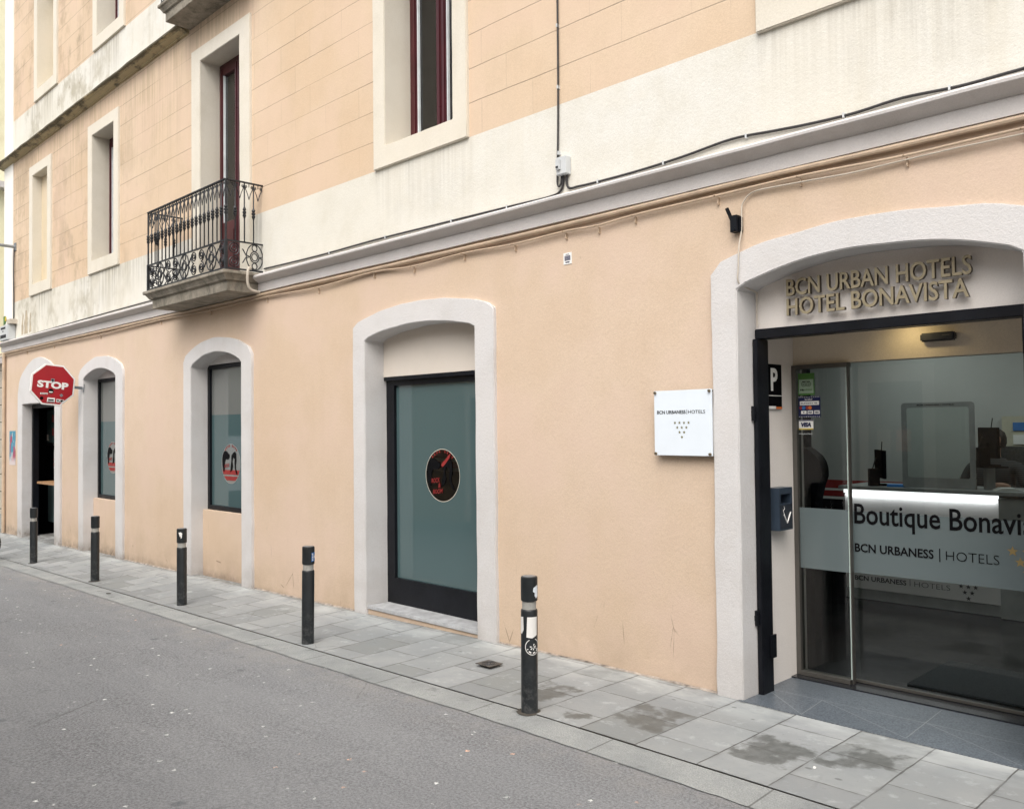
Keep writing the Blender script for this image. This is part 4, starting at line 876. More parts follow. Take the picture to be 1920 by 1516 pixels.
a.box(.03, .082, -.0036, -.0032, .087, .091); a.prism([(.052, .064), (.060, .064), (.056, .056)], -.0036, -.0032); a.build('owl_mark', M['ink'], T_)
text('trip', .03, M['ink'], T_, (.013, -.0035, .026), width=.028, height=.016, bold=.001, name='sticker_lettering'); text('advisor', .03, M['green_ink'], T_, (.043, -.0035, .030), width=.055, height=.012, name='sticker_lettering')
T_ = empty('payment_sticker', (-2.763, y, 1.690)); tag(T_, 'dark blue payment sticker with card logos in three rows on the glass panel', 'sticker', 'stickers on the glass panel')
a = MB(); a.box(0, .150, -.002, 0, 0, .137); a.build('backing', M['navy'], T_)
a = MB(); a.box(.01, .142, -.003, -.0021, .080, .106)
for q in range(3): a.box(.018 + q * .045, .055 + q * .045, -.003, -.0021, .022, .044)
for q in range(12): a.box(.003 + q * .0124, .008 + q * .0124, -.003, -.0021, .130, .134); a.box(.003 + q * .0124, .008 + q * .0124, -.003, -.0021, .003, .007)
a.build('white_labels', M['white'], T_)
def disc(x, z, r, n=16): return [(x + r * math.cos(2 * math.pi * q / n), z + r * math.sin(2 * math.pi * q / n)) for q in range(n)]
a = MB(); a.prism(disc(.018, .063, .012), -.0024, -.003); a.prism(disc(.062, .063, .012), -.0024, -.003); a.build('red_discs', M['red_ink'], T_)
a = MB(); a.prism(disc(.036, .063, .012), -.0026, -.0034); a.build('blue_disc', M['blue_ink'], T_); a = MB(); a.prism(disc(.080, .063, .012), -.0026, -.0034); a.build('orange_disc', M['orange_ink'], T_)
text('VISA', .02, M['navy'], T_, (.066, -.0035, .027), width=.03, height=.011, bold=.001, name='sticker_lettering'); text('VISA', .02, M['navy'], T_, (.111, -.0035, .027), width=.03, height=.011, bold=.001, name='sticker_lettering'); text('V', .02, M['navy'], T_, (.03, -.0035, .027), width=.012, height=.012, bold=.001, name='sticker_lettering')
text('ServiRed', .02, M['white'], T_, (.045, -.0035, .112), width=.05, height=.011, name='sticker_lettering'); text('EUFISERV 4B', .02, M['navy'], T_, (.02, -.0035, .087), width=.11, height=.010, name='sticker_lettering')
T_ = empty('card_sticker', (-2.763, y, 1.610)); tag(T_, 'white and yellow card sticker, lowest on the glass panel', 'sticker', 'stickers on the glass panel')
a = MB(); a.box(0, .10, -.002, 0, 0, .066); a.build('backing', M['white'], T_); a = MB(); a.box(.001, .099, -.003, -.0021, .057, .065); a.build('blue_line', M['navy'], T_); a = MB(); a.box(.001, .099, -.003, -.0021, .001, .009); a.build('yellow_line', M['yellow'], T_)
text('VISA', .03, M['navy'], T_, (.016, -.0035, .018), width=.07, height=.030, bold=.002, shear=.2, name='sticker_lettering'); text('Accepted here', .02, M['pvc'], T_, (.002, -.0035, -.034), width=.09, height=.014, name='sticker_lettering')

# hotel lettering in brass on stand-offs
H = empty('fascia_lettering', (-2.54, 4.87, 2.29)); tag(H, 'raised brass letters in two lines on the fascia under the entrance arch', 'sign')
for tx_, z0_, wd in (('BCN URBAN HOTELS', .116, 1.025), ('HOTEL BONAVISTA', .0, 1.01)):
    # letters one by one, thin sans capitals
    text(tx_, .11, M['brass_front'], H, (0, -.0575, z0_), width=wd, height=.102, bold=.0015, ext=.0008, name='letter_faces')
    text(tx_, .11, M['brass_side'], H, (0, -.045, z0_), width=wd, height=.102, bold=.0018, ext=.0115, name='letter_returns')
# plaque
Q = empty('wall_plaque', (-3.375, W_ - .055, 1.457)); tag(Q, 'square white acrylic plaque with black lettering and gold stars on the peach wall', 'plaque')
a = MB(); a.box(0, .428, 0, .012, 0, .412); a.build('panel', M['plate'], Q, bevel=.0015)
a = MB(); a.box(.004, .424, .0125, .022, .004, .408); a.build('back_panel', M['grey_acrylic'], Q)
for (x, z) in ((.012, .012), (.416, .012), (.012, .40), (.416, .40)):
    a = MB(); a.tube([(x, -.012, z), (x, .054, z)], .0085, 14); a.build('standoff', M['brass_dark'], Q, smooth=True)
text('BCN URBANESS', .03, M['ink'], Q, (.024, -.0012, .264), width=.216, height=.0215, bold=.0002, name='plaque_lettering'); a = MB(); a.box(.248, .2505, -.001, 0, .259, .290); a.build('divider_line', M['ink'], Q)
text('HOTELS', .03, M['ink'], Q, (.260, -.0012, .264), width=.122, height=.0205, bold=-.0004, name='plaque_lettering')
a = MB()
for r_ in range(4):
    for q in range(4 - r_): star(a, .159 + .034 * q + .017 * r_, .207 - .030 * r_, .0105, 0)
a.build('star_emblem', M['gold_ink'], Q)
# bar code tag high on wall
a = MB(); a.box(0, .078, 0, .003, 0, .082); Tg = a.build('wall_tag', M['white'], loc=(-4.19, W_ - .004, 2.808)); tag(Tg, 'small white tag printed with dark bars high on the peach wall', 'tag')
a = MB()
for q in range(9): a.box(.012 + q * .0062, .016 + q * .0062, -.001, 0, .026, .062)
a.box(.02, .058, -.001, 0, .010, .018); a.box(.022, .055, -.001, 0, .068, .072); a.build('bars', M['navy'], Tg)

MORT = plain('pale_base_mortar', (.27, .235, .20), .95, 0, .6, 14, .6)
segs_ = [(-18.0, -17.12), (-14.85, -14.07), (-12.32, -10.42), (-8.70, -6.82), (-4.89, -2.97), (-1.02, 5.9)]
for a0, a1 in segs_:
    mb = MB(); n = max(4, int((a1 - a0) / .045)); vs = []
    for i in range(n + 1):
        x = a0 + (a1 - a0) * i / n; h_ = .008 + .010 * abs(noise.noise(Vector((x * 6, 1, 2)))) + .006 * noise.noise(Vector((x * 30, 4, 2))); z = zg(x, W_) + .008
        vs += [(x, W_ - .004 - .012 - .012 * abs(noise.noise(Vector((x * 9, 7, 2)))), z - .002), (x, W_ - .006, z + h_ * .7), (x, W_ + .002, z + h_)]
    mb.add(vs, [f for i in range(n) for f in ((3 * i, 3 * i + 3, 3 * i + 4, 3 * i + 1), (3 * i + 1, 3 * i + 4, 3 * i + 5, 3 * i + 2))])
    P_(mb, 'base_mortar', MORT, fix=False)

# ---- first-floor balcony with wrought iron railing (part of the building)
def balcony(x0, x1, yf, zt, zb, inset, seed):
    Bl = empty('balcony', (0, 0, 0)); part(Bl)
    sl = MB(); h = zt - zb
    prof = [(0, zb), (0, zb + h * .52), (-.35, zb + h * .55), (-.42, zb + h * .62), (-.75, zb + h * .80), (-1, zb + h * .84), (-1, zt)]   # outward offset factor of inset
    rings = []
    for f_, z in prof:
        e = -f_ * inset; a0, a1, b0 = x0 + inset - e, x1 - inset + e, yf + inset - e
        rings.append([(a0, W_ + .02, z), (a0, b0, z), (a1, b0, z), (a1, W_ + .02, z)])
    vs = [v for r_ in rings for v in r_]; fs = []
    for i in range(len(rings) - 1):
        for q in range(4): fs.append((i * 4 + q, i * 4 + (q + 1) % 4, (i + 1) * 4 + (q + 1) % 4, (i + 1) * 4 + q))
    n = len(rings); fs += [(0, 1, 2, 3), tuple((n - 1) * 4 + q for q in range(4))]
    sl.add(vs, fs)
    o = sl.build('slab', M['stone'], bevel=.004); o.parent = Bl
    return Bl
Bl = balcony(-10.56, -8.48, 4.215, 3.312, 3.105, .085, 0)
iron = MB(); rx0, rx1, ry, z0_, z1_, z2_ = -10.50, -8.52, 4.262, 3.335, 3.625, 4.262
def bar(mb, p, q, w_=.008, h_=.008):
    p = Vector(p); q = Vector(q); d_ = (q - p); L_ = d_.length; d_.normalize()
    s1 = d_.cross(Vector((0, 0, 1))) if abs(d_.z) < .9 else Vector((1, 0, 0)); s1.normalize(); s2 = d_.cross(s1)
    c8 = [p + s1 * a * w_ + s2 * b * h_ for a, b in ((-1, -1), (1, -1), (1, 1), (-1, 1))] + [q + s1 * a * w_ + s2 * b * h_ for a, b in ((-1, -1), (1, -1), (1, 1), (-1, 1))]
    mb.add(c8, [(0, 1, 2, 3), (4, 7, 6, 5), (0, 4, 5, 1), (1, 5, 6, 2), (2, 6, 7, 3), (3, 7, 4, 0)])
cs = [(rx0, W_), (rx0, ry), (rx1, ry), (rx1, W_)]
rails = MB()
for z, w_, h_ in ((z2_, .016, .006), (z1_, .011, .007), (z0_, .011, .007)):
    for a, b in zip(cs, cs[1:]): bar(rails, (*a, z), (*b, z), w_, h_)
o = rails.build('rail', M['iron']); o.parent = Bl
def spindle(mb, x, y, zl, zh, r=.0075):
    zk = zl + (zh - zl) * .50
    pr = [(r, zl), (r, zk - .065), (.011, zk - .06), (.011, zk - .05), (.019, zk - .04), (.020, zk - .028), (.011, zk - .018), (.020, zk - .010), (.021, zk + .006), (.011, zk + .016), (.020, zk + .026), (.018, zk + .038), (.011, zk + .048), (.011, zk + .056), (r, zk + .06), (r, zh)]
    mb.lathe(pr, 8, x, y)
nf = 20; ns = 4
plan = []   # positions along the path
for i in range(1, nf): plan.append((rx0 + (rx1 - rx0) * i / nf, ry))
for i in range(1, ns): plan.append((rx1, ry + (W_ - ry) * i / ns)); plan.append((rx0, ry + (W_ - ry) * i / ns))
for (x, y) in plan:
    mb = MB(); spindle(mb, x, y, z1_, z2_); o = mb.build('baluster', M['iron'], smooth=True); o.parent = Bl
for (x, y) in ((rx0, ry), (rx1, ry)):
    mb = MB(); mb.box(x - .014, x + .014, y - .014, y + .014, z0_ - .03, z1_ + .01); spindle(mb, x, y, z1_, z2_, .011); o = mb.build('corner_post', M['iron'], smooth=True); o.parent = Bl
def spiral(cx_, cz_, r, turns, a0, sg=1, n=26):
    pts = []
    for i in range(n + 1):
        t = i / n; rr_ = r * (1 - .86 * t); a = a0 + sg * turns * 2 * math.pi * t
        pts.append((cx_ + rr_ * math.cos(a), cz_ + rr_ * math.sin(a)))
    return pts
def circ(cx_, cz_, rx_, rz_=None, n=18): rz_ = rz_ or rx_; return [(cx_ + rx_ * math.cos(2 * math.pi * i / n), cz_ + rz_ * math.sin(2 * math.pi * i / n)) for i in range(n + 1)]
def motif(kind, u, hw):
    zc = (z0_ + z1_) / 2; H_ = (z1_ - z0_) / 2 - .008; out = []
    if kind == 'pair':
        out.append(spiral(u, zc + H_ * .5, H_ * .5, 2.4, R(-90), 1, 34)); out.append(spiral(u, zc - H_ * .5, H_ * .5, 2.4, R(90), -1, 34))
    elif kind == 'scroll':    # double spirals, upper and lower, both sides
        for sg in (-1, 1):
            cx_ = u + sg * hw * .47; r = H_ * .50
            out.append(spiral(cx_, zc + H_ * .5, r, 2.2, R(-90), sg)); out.append(spiral(cx_, zc - H_ * .5, r, 2.2, R(90), -sg))
    else:
        out.append(circ(u, zc, hw * .80, H_)); out.append(circ(u, zc, hw * .42, H_ * .42)); out.append(circ(u, zc, hw * .28, H_ * .28))
        out.append(circ(u, zc + H_ * .70, hw * .24, H_ * .24)); out.append(circ(u, zc - H_ * .70, hw * .24, H_ * .24))
        for sg in (-1, 1):
            out.append([(u + sg * hw * .42, zc), (u + sg * hw * .85, zc + H_ * .12), (u + sg * hw * 1.15, zc + H_ * .55)]); out.append([(u + sg * hw * .42, zc), (u + sg * hw * .85, zc - H_ * .12), (u + sg * hw * 1.15, zc - H_ * .55)])
    return out
def onpath(P2, face):
    if face == 'f': return [(p[0], ry, p[1]) for p in P2]
    return [((rx1 if face == 'r' else rx0), p[0], p[1]) for p in P2]
Lf = rx1 - rx0; units = [('pair', .19), ('oval', .29), ('scroll', .38), ('oval', .29), ('scroll', .38), ('oval', .29), ('pair', .19)]
tot = sum(u_[1] for u_ in units); x = rx0
for kd, wd in units:
    wd = wd / tot * Lf
    if kd != 'half':
        mb = MB()
        for pl in motif(kd, x + wd / 2, wd / 2): mb.tube(onpath(pl, 'f'), .0068, 5)
        o = mb.build('scrollwork_panel', M['iron'], smooth=True); o.parent = Bl
    x += wd
for face in 'rl':
    mb = MB(); u0 = ry + .02
    for sg_, cz_ in ((1, .5), (-1, -.5)):
        H_ = (z1_ - z0_) / 2 - .008; zc = (z0_ + z1_) / 2
        mb.tube(onpath(spiral(ry + .085, zc + cz_ * H_, H_ * .52, 2.3, R(-90 * sg_), sg_), face), .0062, 5)
    for pl in motif('oval', ry + .325, .12): mb.tube(onpath(pl, face), .0062, 5)
    o = mb.build('scrollwork_panel', M['iron'], smooth=True); o.parent = Bl
def arches(u0, u1, n, face):
    mb = MB(); st = (u1 - u0) / n
    for i in range(n):
        a = u0 + st * i; b = a + st; m_ = (a + b) / 2; zt = z2_
        for sg, e in ((1, a), (-1, b)):
            pts = [(e + sg * st * .06, zt - .035), (e + sg * st * .16, zt - .075), (e + sg * st * .34, zt - .115), (m_, zt - .175)]
            mb.tube(onpath(pts, face), .0045, 5)
            mb.tube(onpath(spiral(e + sg * st * .16, zt - .038, .016, 1.3, R(-90), sg, 10), face), .0042, 5)
        mb.tube(onpath([(m_, zt - .005), (m_, zt - .045)], face), .0045, 5)
    o = mb.build('arch_frieze', M['iron'], smooth=True); o.parent = Bl
arches(rx0, rx1, nf, 'f'); arches(ry, W_, ns, 'r'); arches(ry, W_, ns, 'l')
mb = MB()
for x in (-10.3, -9.5, -8.75): mb.tube([(x, ry, z0_), (x, ry, z0_ - .03)], .012, 8)
o = mb.build('rail_foot', M['iron']); o.parent = Bl
# second-floor balcony: slab and start of the railing
Bl2 = balcony(-10.33, -8.55, 4.30, 6.735, 6.535, .07, 3)
mb = MB()
for a, b in (((-10.28, W_), (-10.28, 4.33)), ((-10.28, 4.33), (-8.6, 4.33)), ((-8.6, 4.33), (-8.6, W_))):
    for z in (6.76, 7.02, 7.65): bar(mb, (*a, z), (*b, z), .01, .007)
for i in range(18): mb.tube([(-10.28 + i * 1.68 / 17, 4.33, 6.74), (-10.28 + i * 1.68 / 17, 4.33, 7.65)], .007, 6)
o = mb.build('railing', M['iron']); o.parent = Bl2

# ---- cables, conduits and boxes on the facade
def tidy(name, pts, r, m, label, cat, n=8, clips=None, grp=None, sub=6):
    P3 = [Vector(p) for p in pts]; out = []
    for i in range(len(P3) - 1):
        p0 = P3[max(i - 1, 0)]; p1 = P3[i]; p2 = P3[i + 1]; p3 = P3[min(i + 2, len(P3) - 1)]
        for q in range(sub):
            t = q / sub; out.append(.5 * ((2 * p1) + (p2 - p0) * t + (2 * p0 - 5 * p1 + 4 * p2 - p3) * t * t + (3 * p1 - p0 - 3 * p2 + p3) * t ** 3))
    out.append(P3[-1]); mb = MB(); mb.tube(out, r, n); o = mb.build(name, m, smooth=True); tag(o, label, cat, grp)
    if clips:
        for c_ in clips: 
            x, y, z = c_[:3]; a = MB(); a.box(x - .005, x + .005, W_ - .026, W_ + .002, z - .012, z + .013) if len(c_) == 3 else a.box(x - .004, x + .004, W_ - .018, W_ - .001, z - .055, z - .008)
            if len(c_) > 3: a.tube([(x - .009, W_ - .02, z), (x - .009, W_ - .05, z)], .004, 5); a.tube([(x, W_ - .022, z - .045), (x, W_, z - .045)], .0045, 6)
            a.build('cable_clip', m if len(c_) > 3 else M['pvc'], o)
    return o
yk = W_ - .014
bl = [(-18.1, 3.29), (-17.269, 3.30), (-15.254, 3.315), (-13.2, 3.33), (-11.113, 3.337), (-10.6, 3.345)]
tidy('black_cable', [(x, yk, z + .01) for x, z in bl], .0085, M['cable'], 'black cable on the cornice top left of the balcony', 'cable')
bl = [(-8.46, 3.36), (-7.4, 3.345), (-6.479, 3.35), (-5.6, 3.34), (-4.693, 3.328), (-4.306, 3.322), (-4.20, 3.345), (-4.175, 3.40), (-4.172, 3.45)]
tidy('black_cable', [(x, yk, z) for x, z in bl], .0085, M['cable'], 'black cable on the cornice top from the balcony to the grey switch box', 'cable', clips=[(-7.2, 0, 3.343), (-6.3, 0, 3.348), (-5.4, 0, 3.336), (-4.75, 0, 3.328)])
bl = [(-4.14, 3.45), (-4.138, 3.38), (-4.11, 3.345), (-4.03, 3.342), (-3.901, 3.338), (-3.531, 3.338), (-3.151, 3.353), (-2.804, 3.379), (-2.521, 3.360), (-2.3, 3.345), (-2.045, 3.338), (-1.788, 3.350), (-1.5, 3.332), (-1.214, 3.335), (-.5, 3.34), (1, 3.34), (5.9, 3.34)]
tidy('black_cable', [(x, yk, z) for x, z in bl], .0085, M['cable'], 'black cable on the cornice top right of the grey switch box', 'cable', clips=[(-3.85, 0, 3.338), (-3.3, 0, 3.345), (-2.7, 0, 3.372), (-2.1, 0, 3.340), (-1.55, 0, 3.335)])
tidy('black_cable', [(-4.215, yk, 9.8), (-4.218, yk, 7), (-4.21, yk, 4.74), (-4.215, yk, 3.96), (-4.228, yk, 3.5), (-4.225, yk - .005, 3.40), (-4.205, yk - .008, 3.375), (-4.19, yk - .005, 3.40), (-4.188, yk, 3.45)], .007, M['cable'], 'thin black cable running straight down the upper wall to the switch box', 'cable', clips=[(-4.212, 0, z) for z in (3.62, 4.1, 4.55, 5.0, 5.4)])
SB = empty('switch_box', (-4.215, W_, 3.447)); tag(SB, 'grey plastic switch box where the black cables meet above the cornice', 'switch box')
a = MB(); a.box(0.01, .105, -.055, 0, 0, .128); a.build('box_body', M['pvc'], SB, bevel=.004); a = MB(); a.box(.02, .055, -.075, -.0555, .035, .11); a.build('switch_handle', M['pvc'], SB, bevel=.003); a = MB(); a.box(.026, .048, -.079, -.0755, .045, .058); a.build('handle_notch', M['ink_soft'], SB)
# peach conduit under the cornice and sagging thinner one
tidy('conduit', [(-18.2, W_ - .03, 3.09), (-15.2, W_ - .03, 3.092), (-11, W_ - .03, 3.088), (-8.4, W_ - .03, 3.086), (-4.7, W_ - .03, 3.084), (-2.7, W_ - .03, 3.10), (-1.2, W_ - .03, 3.096), (5.9, W_ - .03, 3.096)], .0155, M['pipe'], 'thick peach painted conduit tight under the cornice', 'conduit')
sag = [(-18.2, 3.03), (-17.9, 3.046), (-16.65, 3.052), (-15.25, 3.054), (-13.2, 3.045), (-11.1, 3.060), (-9.7, 3.042), (-8.4, 3.052), (-7.4, 3.03), (-6.48, 3.058), (-5.9, 3.03), (-5.25, 3.046), (-4.67, 3.030), (-4.154, 3.040), (-3.85, 3.03), (-3.536, 3.046), (-2.903, 3.052), (-2.361, 3.057), (-1.768, 3.040), (-1.22, 3.045), (1, 3.05), (5.9, 3.05)]
tidy('conduit', [(x, W_ - .030, z) for x, z in sag], .0075, M['pipe'], 'thin peach painted cable sagging between clips under the thick conduit', 'cable', clips=[(x, 0, z, 1) for x, z in sag if -17 < x < 0])
tidy('pale_cable', [(3, W_ - .03, 3.0), (-1.22, W_ - .03, 3.018), (-1.457, W_ - .03, 3.020), (-1.795, W_ - .025, 3.018), (-2.052, W_ - .025, 3.012), (-2.33, W_ - .025, 3.022), (-2.60, W_ - .025, 3.030), (-2.684, W_ - .02, 3.018), (-2.728, W_ - .02, 2.975), (-2.738, W_ - .02, 2.93), (-2.740, W_ - .02, 2.82), (-2.748, W_ - .04, 2.713), (-2.754, W_ - .042, 2.595), (-2.757, W_ - .038, 2.50), (-2.745, W_ + .06, 2.468), (-2.745, W_ + .15, 2.455), (-2.752, W_ + .165, 2.44), (-2.754, W_ + .165, 2.35), (-2.754, W_ + .165, 2.245)], .0045, M['pipe_pale'], 'pale thin cable dropping over the entrance surround at its left end', 'cable')
tidy('drain_hose', [(-8.44, 4.50, 3.345), (-8.43, 4.47, 3.34), (-8.425, 4.455, 3.28), (-8.43, 4.46, 3.18), (-8.44, 4.50, 3.12), (-8.44, 4.60, 3.10)], .014, M['pipe_pale'], 'short pale drain hose curling off the right end of the balcony slab', 'hose')
a = MB(); a.box(-.035, .012, -.05, 0, 0, .10); a.tube([(-.03, -.03, .07), (-.055, -.05, .15)], .012, 8); a.tube([(-.01, -.055, .015), (-.01, -.04, .015)], .014, 10); a.box(.016, .026, -.03, 0, .0, .09)
o = a.build('cable_clamp', M['black_frame'], loc=(-2.765, W_ - .002, 2.805), bevel=.002); tag(o, 'black plastic cable clamp with upright lever above the entrance surround', 'clamp')
# far left box, arm, cable
LB = empty('electric_box', (-17.86, W_, 3.30)); tag(LB, 'pale grey electric box with printed text at the far left corner of the facade', 'electric box')
a = MB(); a.box(0, .50, -.13, 0, 0, .27); a.build('box_body', M['pvc'], LB, bevel=.01); a = MB(); a.box(.08, .36, -.133, -.1305, .20, .235); a.box(.19, .24, -.133, -.1305, .15, .175); a.box(.05, .40, -.133, -.1305, .04, .10); a.build('print', M['ink_soft'], LB); a = MB(); a.box(.40, .60, -.12, 0, .28, .36); a.build('cable_gland', M['pipe_pale'], LB)
LA = empty('tubular_bracket', (-17.38, W_, 4.97)); tag(LA, 'grey tubular arm sticking out from the wall at the far left edge', 'bracket arm')
a = MB(); a.tube([(0, 0, 0), (0, -1.1, .02)], .028, 10); a.build('arm_tube', M['galv'], LA, smooth=True); a = MB(); a.box(-.05, .05, -.02, 0, -.07, .07); a.build('wall_plate', M['galv'], LA)
tidy('black_cable', [(-17.40, W_ - .02, 4.93), (-17.38, W_ - .03, 4.6), (-17.41, W_ - .02, 4.1), (-17.41, W_ - .02, 3.68)], .011, M['cable'], 'black cable hanging from the wall arm down to the grey electric box', 'cable')
a = MB(); a.prism([(0, 0), (.10, .02), (.09, .16), (-.01, .15)], 0, .01); o = a.build('painted_tile', M['green_ink'], loc=(-18.02, W_ - .026, 3.62)); tag(o, 'tiny green tile with yellow and red corner on the far left pilaster', 'tile'); a = MB(); a.prism([(.08, .06), (.15, .07), (.14, .14), (.09, .13)], -.001, .008); a.build('yellow_piece', M['yellow'], o)
tidy('downpipe', [(-17.93, W_ - .04, 3.08), (-17.93, W_ - .04, 1.5), (-17.93, W_ - .04, -.18)], .030, M['pipe'], 'peach painted downpipe at the left corner of the facade', 'downpipe', n=10)
# peeled plaster patch: bare render shows
pk = MB()
def blob(pts, x, z): pk.prism([(x + a, z + b) for a, b in pts], W_ - .0015, W_ + .001)
blob([(0, 0), (.10, .0), (.12, .12), (.09, .2), (.13, .33), (.07, .40), (.05, .28), (.0, .16)], -17.02, 3.36); blob([(0, 0), (.22, 0), (.2, .1), (.22, .25), (.17, .4), (.09, .41), (.07, .3), (.0, .2), (.03, .1)], -16.88, 3.36); blob([(0, 0), (.12, .02), (.08, .2), (.09, .35), (.04, .33), (.02, .15)], -16.58, 3.36)
P_(pk, 'bare_plaster_patch', plain('bare_plaster', (.40, .34, .25), .9, 0, .2, 10, .5))
# poster
PO = empty('wall_poster', (-17.70, W_ - .003, 1.06)); tag(PO, 'narrow faded blue and red poster pasted on the wall left of the bar doorway', 'poster')
k = NT('poster_print'); X, Y, Z = k.xyz(k.oc)
c = k.mix(k.math('GREATER_THAN', k.noise(k.mapv(k.oc, (5, 1, 2)), 1.3, 1), .54), (.06, .25, .36), (.34, .07, .12))
c = k.mix(k.math('GREATER_THAN', k.noise(k.mapv(k.oc, (14, 1, 2.5)), 1.3, 2), .60), c, (.62, .58, .55)); c = k.mix(k.ramp(Z, .05, .16, 1, 0), c, (.60, .53, .52))
a = MB(); a.box(0, .36, -.001, 0.001, 0, .61); a.build('poster_sheet', k.out(c, .6), PO)
# stop sign
ST = empty('stop_sign', (-13.84, 4.225, 2.335), (R(-5.2), 0, 0)); tag(ST, 'red octagonal stop sign with small stickers on a bracket from the wall', 'stop sign')
oc_ = lambda r_: [(r_ / math.cos(math.pi / 8) * math.cos(math.pi / 8 + i * math.pi / 4), r_ / math.cos(math.pi / 8) * math.sin(math.pi / 8 + i * math.pi / 4)) for i in range(8)]
a = MB(); a.prism(oc_(.300), -.03, .0, ax='x'); a.build('sign_back', M['white'], ST, bevel=.004); a = MB(); a.prism(oc_(.276), .0005, .003, ax='x'); a.build('sign_face', M['red_sign'], ST)
text('STOP', .2, M['white'], ST, (.0045, -.212, -.055), (R(90), 0, R(90)), width=.424, height=.105, bold=.010, name='sign_lettering')
def sticker(pts, m, x=.0042): a = MB(); a.prism(pts, x, x + .0008, ax='x'); return a.build('sticker', m, ST)
sticker([(-.16, -.155), (-.06, -.148), (-.06, -.125), (-.16, -.132)], M['white']); sticker([(.03 + p[0], -.135 + p[1]) for p in [(-.0, -.03), (.03, 0), (0, .03), (-.03, 0)]] and [(.125, -.17), (.155, -.145), (.13, -.115), (.10, -.14)], M['galv'])
sticker(disc(0 - .02, -.095, .042), M['palegreen'] if 0 else M['red_ink'], .0040); sticker(disc(-.02, -.095, .036), M['ink'], .0046); sticker([(-.048, -.10), (.008, -.10), (-.002, -.118), (-.038, -.118)], M['white'], .0054)
sticker([(-.06, -.262), (.045, -.258), (.045, -.19), (-.06, -.192)], M['white']); sticker([(-.045, -.235), (.03, -.232), (.03, -.212), (-.045, -.214)], M['ink'], .0052); sticker([(-.055, -.258), (.04, -.254), (.04, -.242), (-.055, -.244)], M['ink_soft'], .0052)
sticker([(.065, -.25), (.17, -.245), (.17, -.205), (.065, -.20)], M['white']); text('1UP', .05, M['ink'], ST, (.0055, .072, -.243), (R(90), 0, R(90)), width=.092, height=.034, bold=.003, name='sticker_lettering')
sticker(disc(-.135, -.21, .024), M['ink']); sticker([(-.035, .035), (.015, .035), (.015, .09), (-.035, .09)], M['galv']); sticker(disc(-.012, .065, .016), M['ink_soft'], .0052)
for q in range(5): sticker([(-.145 + q * .017, -.150), (-.137 + q * .017, -.149), (-.137 + q * .017, -.134), (-.145 + q * .017, -.135)], M['ink_soft'], .0052)
a = MB(); a.box(-.06, -.03, -.2, .435, -.02, .02); a.build('bracket', M['galv'], ST); a = MB(); a.box(-.08, -.01, .430, .437, -.06, .06); a.build('bracket_plate', M['galv'], ST)

# ---- bollards
def make_bollard(sep):
    b = empty('bollard'); a = MB(); a.lathe([(.0485, -.12), (.0485, .585), (.046, .592), (.043, .594)], 32); a.build('post', M['bollard'], b, smooth=True)
    a = MB(); a.lathe([(.041, .5945), (.041, .640)], 32); a.build('reflective_ring', M['white_band'], b, smooth=True)
    a = MB(); a.lathe([(.044, .6405), (.0485, .645), (.0490, .770), (.047, .779), (.043, .7815)], 32); a.build('cap', M['bollard'], b, smooth=True)
    a = MB(); a.lathe([(.038, .782), (.036, .7835)], 24); a.build('cap_disc', M['galv'], b, smooth=True)
    a = MB(); n = 28; vs = []; fs = []
    for q in range(n):
        t = 2 * math.pi * q / n; r_ = .075 + .022 * noise.noise(Vector((math.cos(t) * 1.7, math.sin(t) * 1.7, 1))); vs += [(.047 * math.cos(t), .047 * math.sin(t), .006), (r_ * math.cos(t), r_ * math.sin(t), .0012)]
    for q in range(n): fs.append((2 * q, 2 * q + 1, 2 * ((q + 1) % n) + 1, 2 * ((q + 1) % n)))
    a.add(vs, fs); a.build('base_mortar', M['gap'], b, fix=False)
    return b
def arc_patch(pts, r=.0492):   # pts (angle deg, z) outline -> curved thin sticker
    xs_ = sorted(p[0] for p in pts); n = 6; a0, a1 = xs_[0], xs_[-1]; a = MB()
    # scanline strips between outline extremes
    def span(an):
        zs = []
        for i in range(len(pts)):
            p, q = pts[i], pts[(i + 1) % len(pts)]
            if (p[0] - an) * (q[0] - an) <= 0 and p[0] != q[0]: t = (an - p[0]) / (q[0] - p[0]); zs.append(p[1] + (q[1] - p[1]) * t)
        return (min(zs), max(zs)) if zs else None
    N = 14
    for i in range(N):
        u0, u1 = a0 + (a1 - a0) * i / N + 1e-4, a0 + (a1 - a0) * (i + 1) / N - 1e-4; s0, s1 = span(u0), span(u1)
        if s0 and s1:
            c = lambda an, z: (r * math.cos(R(an)), r * math.sin(R(an)), z)
            a.quad(c(u0, s0[0]), c(u1, s1[0]), c(u1, s1[1]), c(u0, s0[1]))
    return a
b0 = make_bollard(True)
pos = [(-3.571, 3.645, .0, 'nearest black bollard, white paper remnants and a round sticker on its post', 0),
       (-6.129, 3.749, -.066, 'black bollard with a small blue sticker on its cap', -1.2),
       (-8.634, 3.840, -.122, 'black bollard with a small white scrap on its cap, in front of the middle window', .0),
       (-11.085, 3.858, -.158, 'plain black bollard in front of the arched window next to the stop sign', -.8),
       (-13.642, 3.917, -.212, 'farthest black bollard, standing in front of the dark bar doorway', .2)]
def kids(o): return [c_ for c_ in bpy.data.objects if c_.parent is o]
proto = kids(b0)
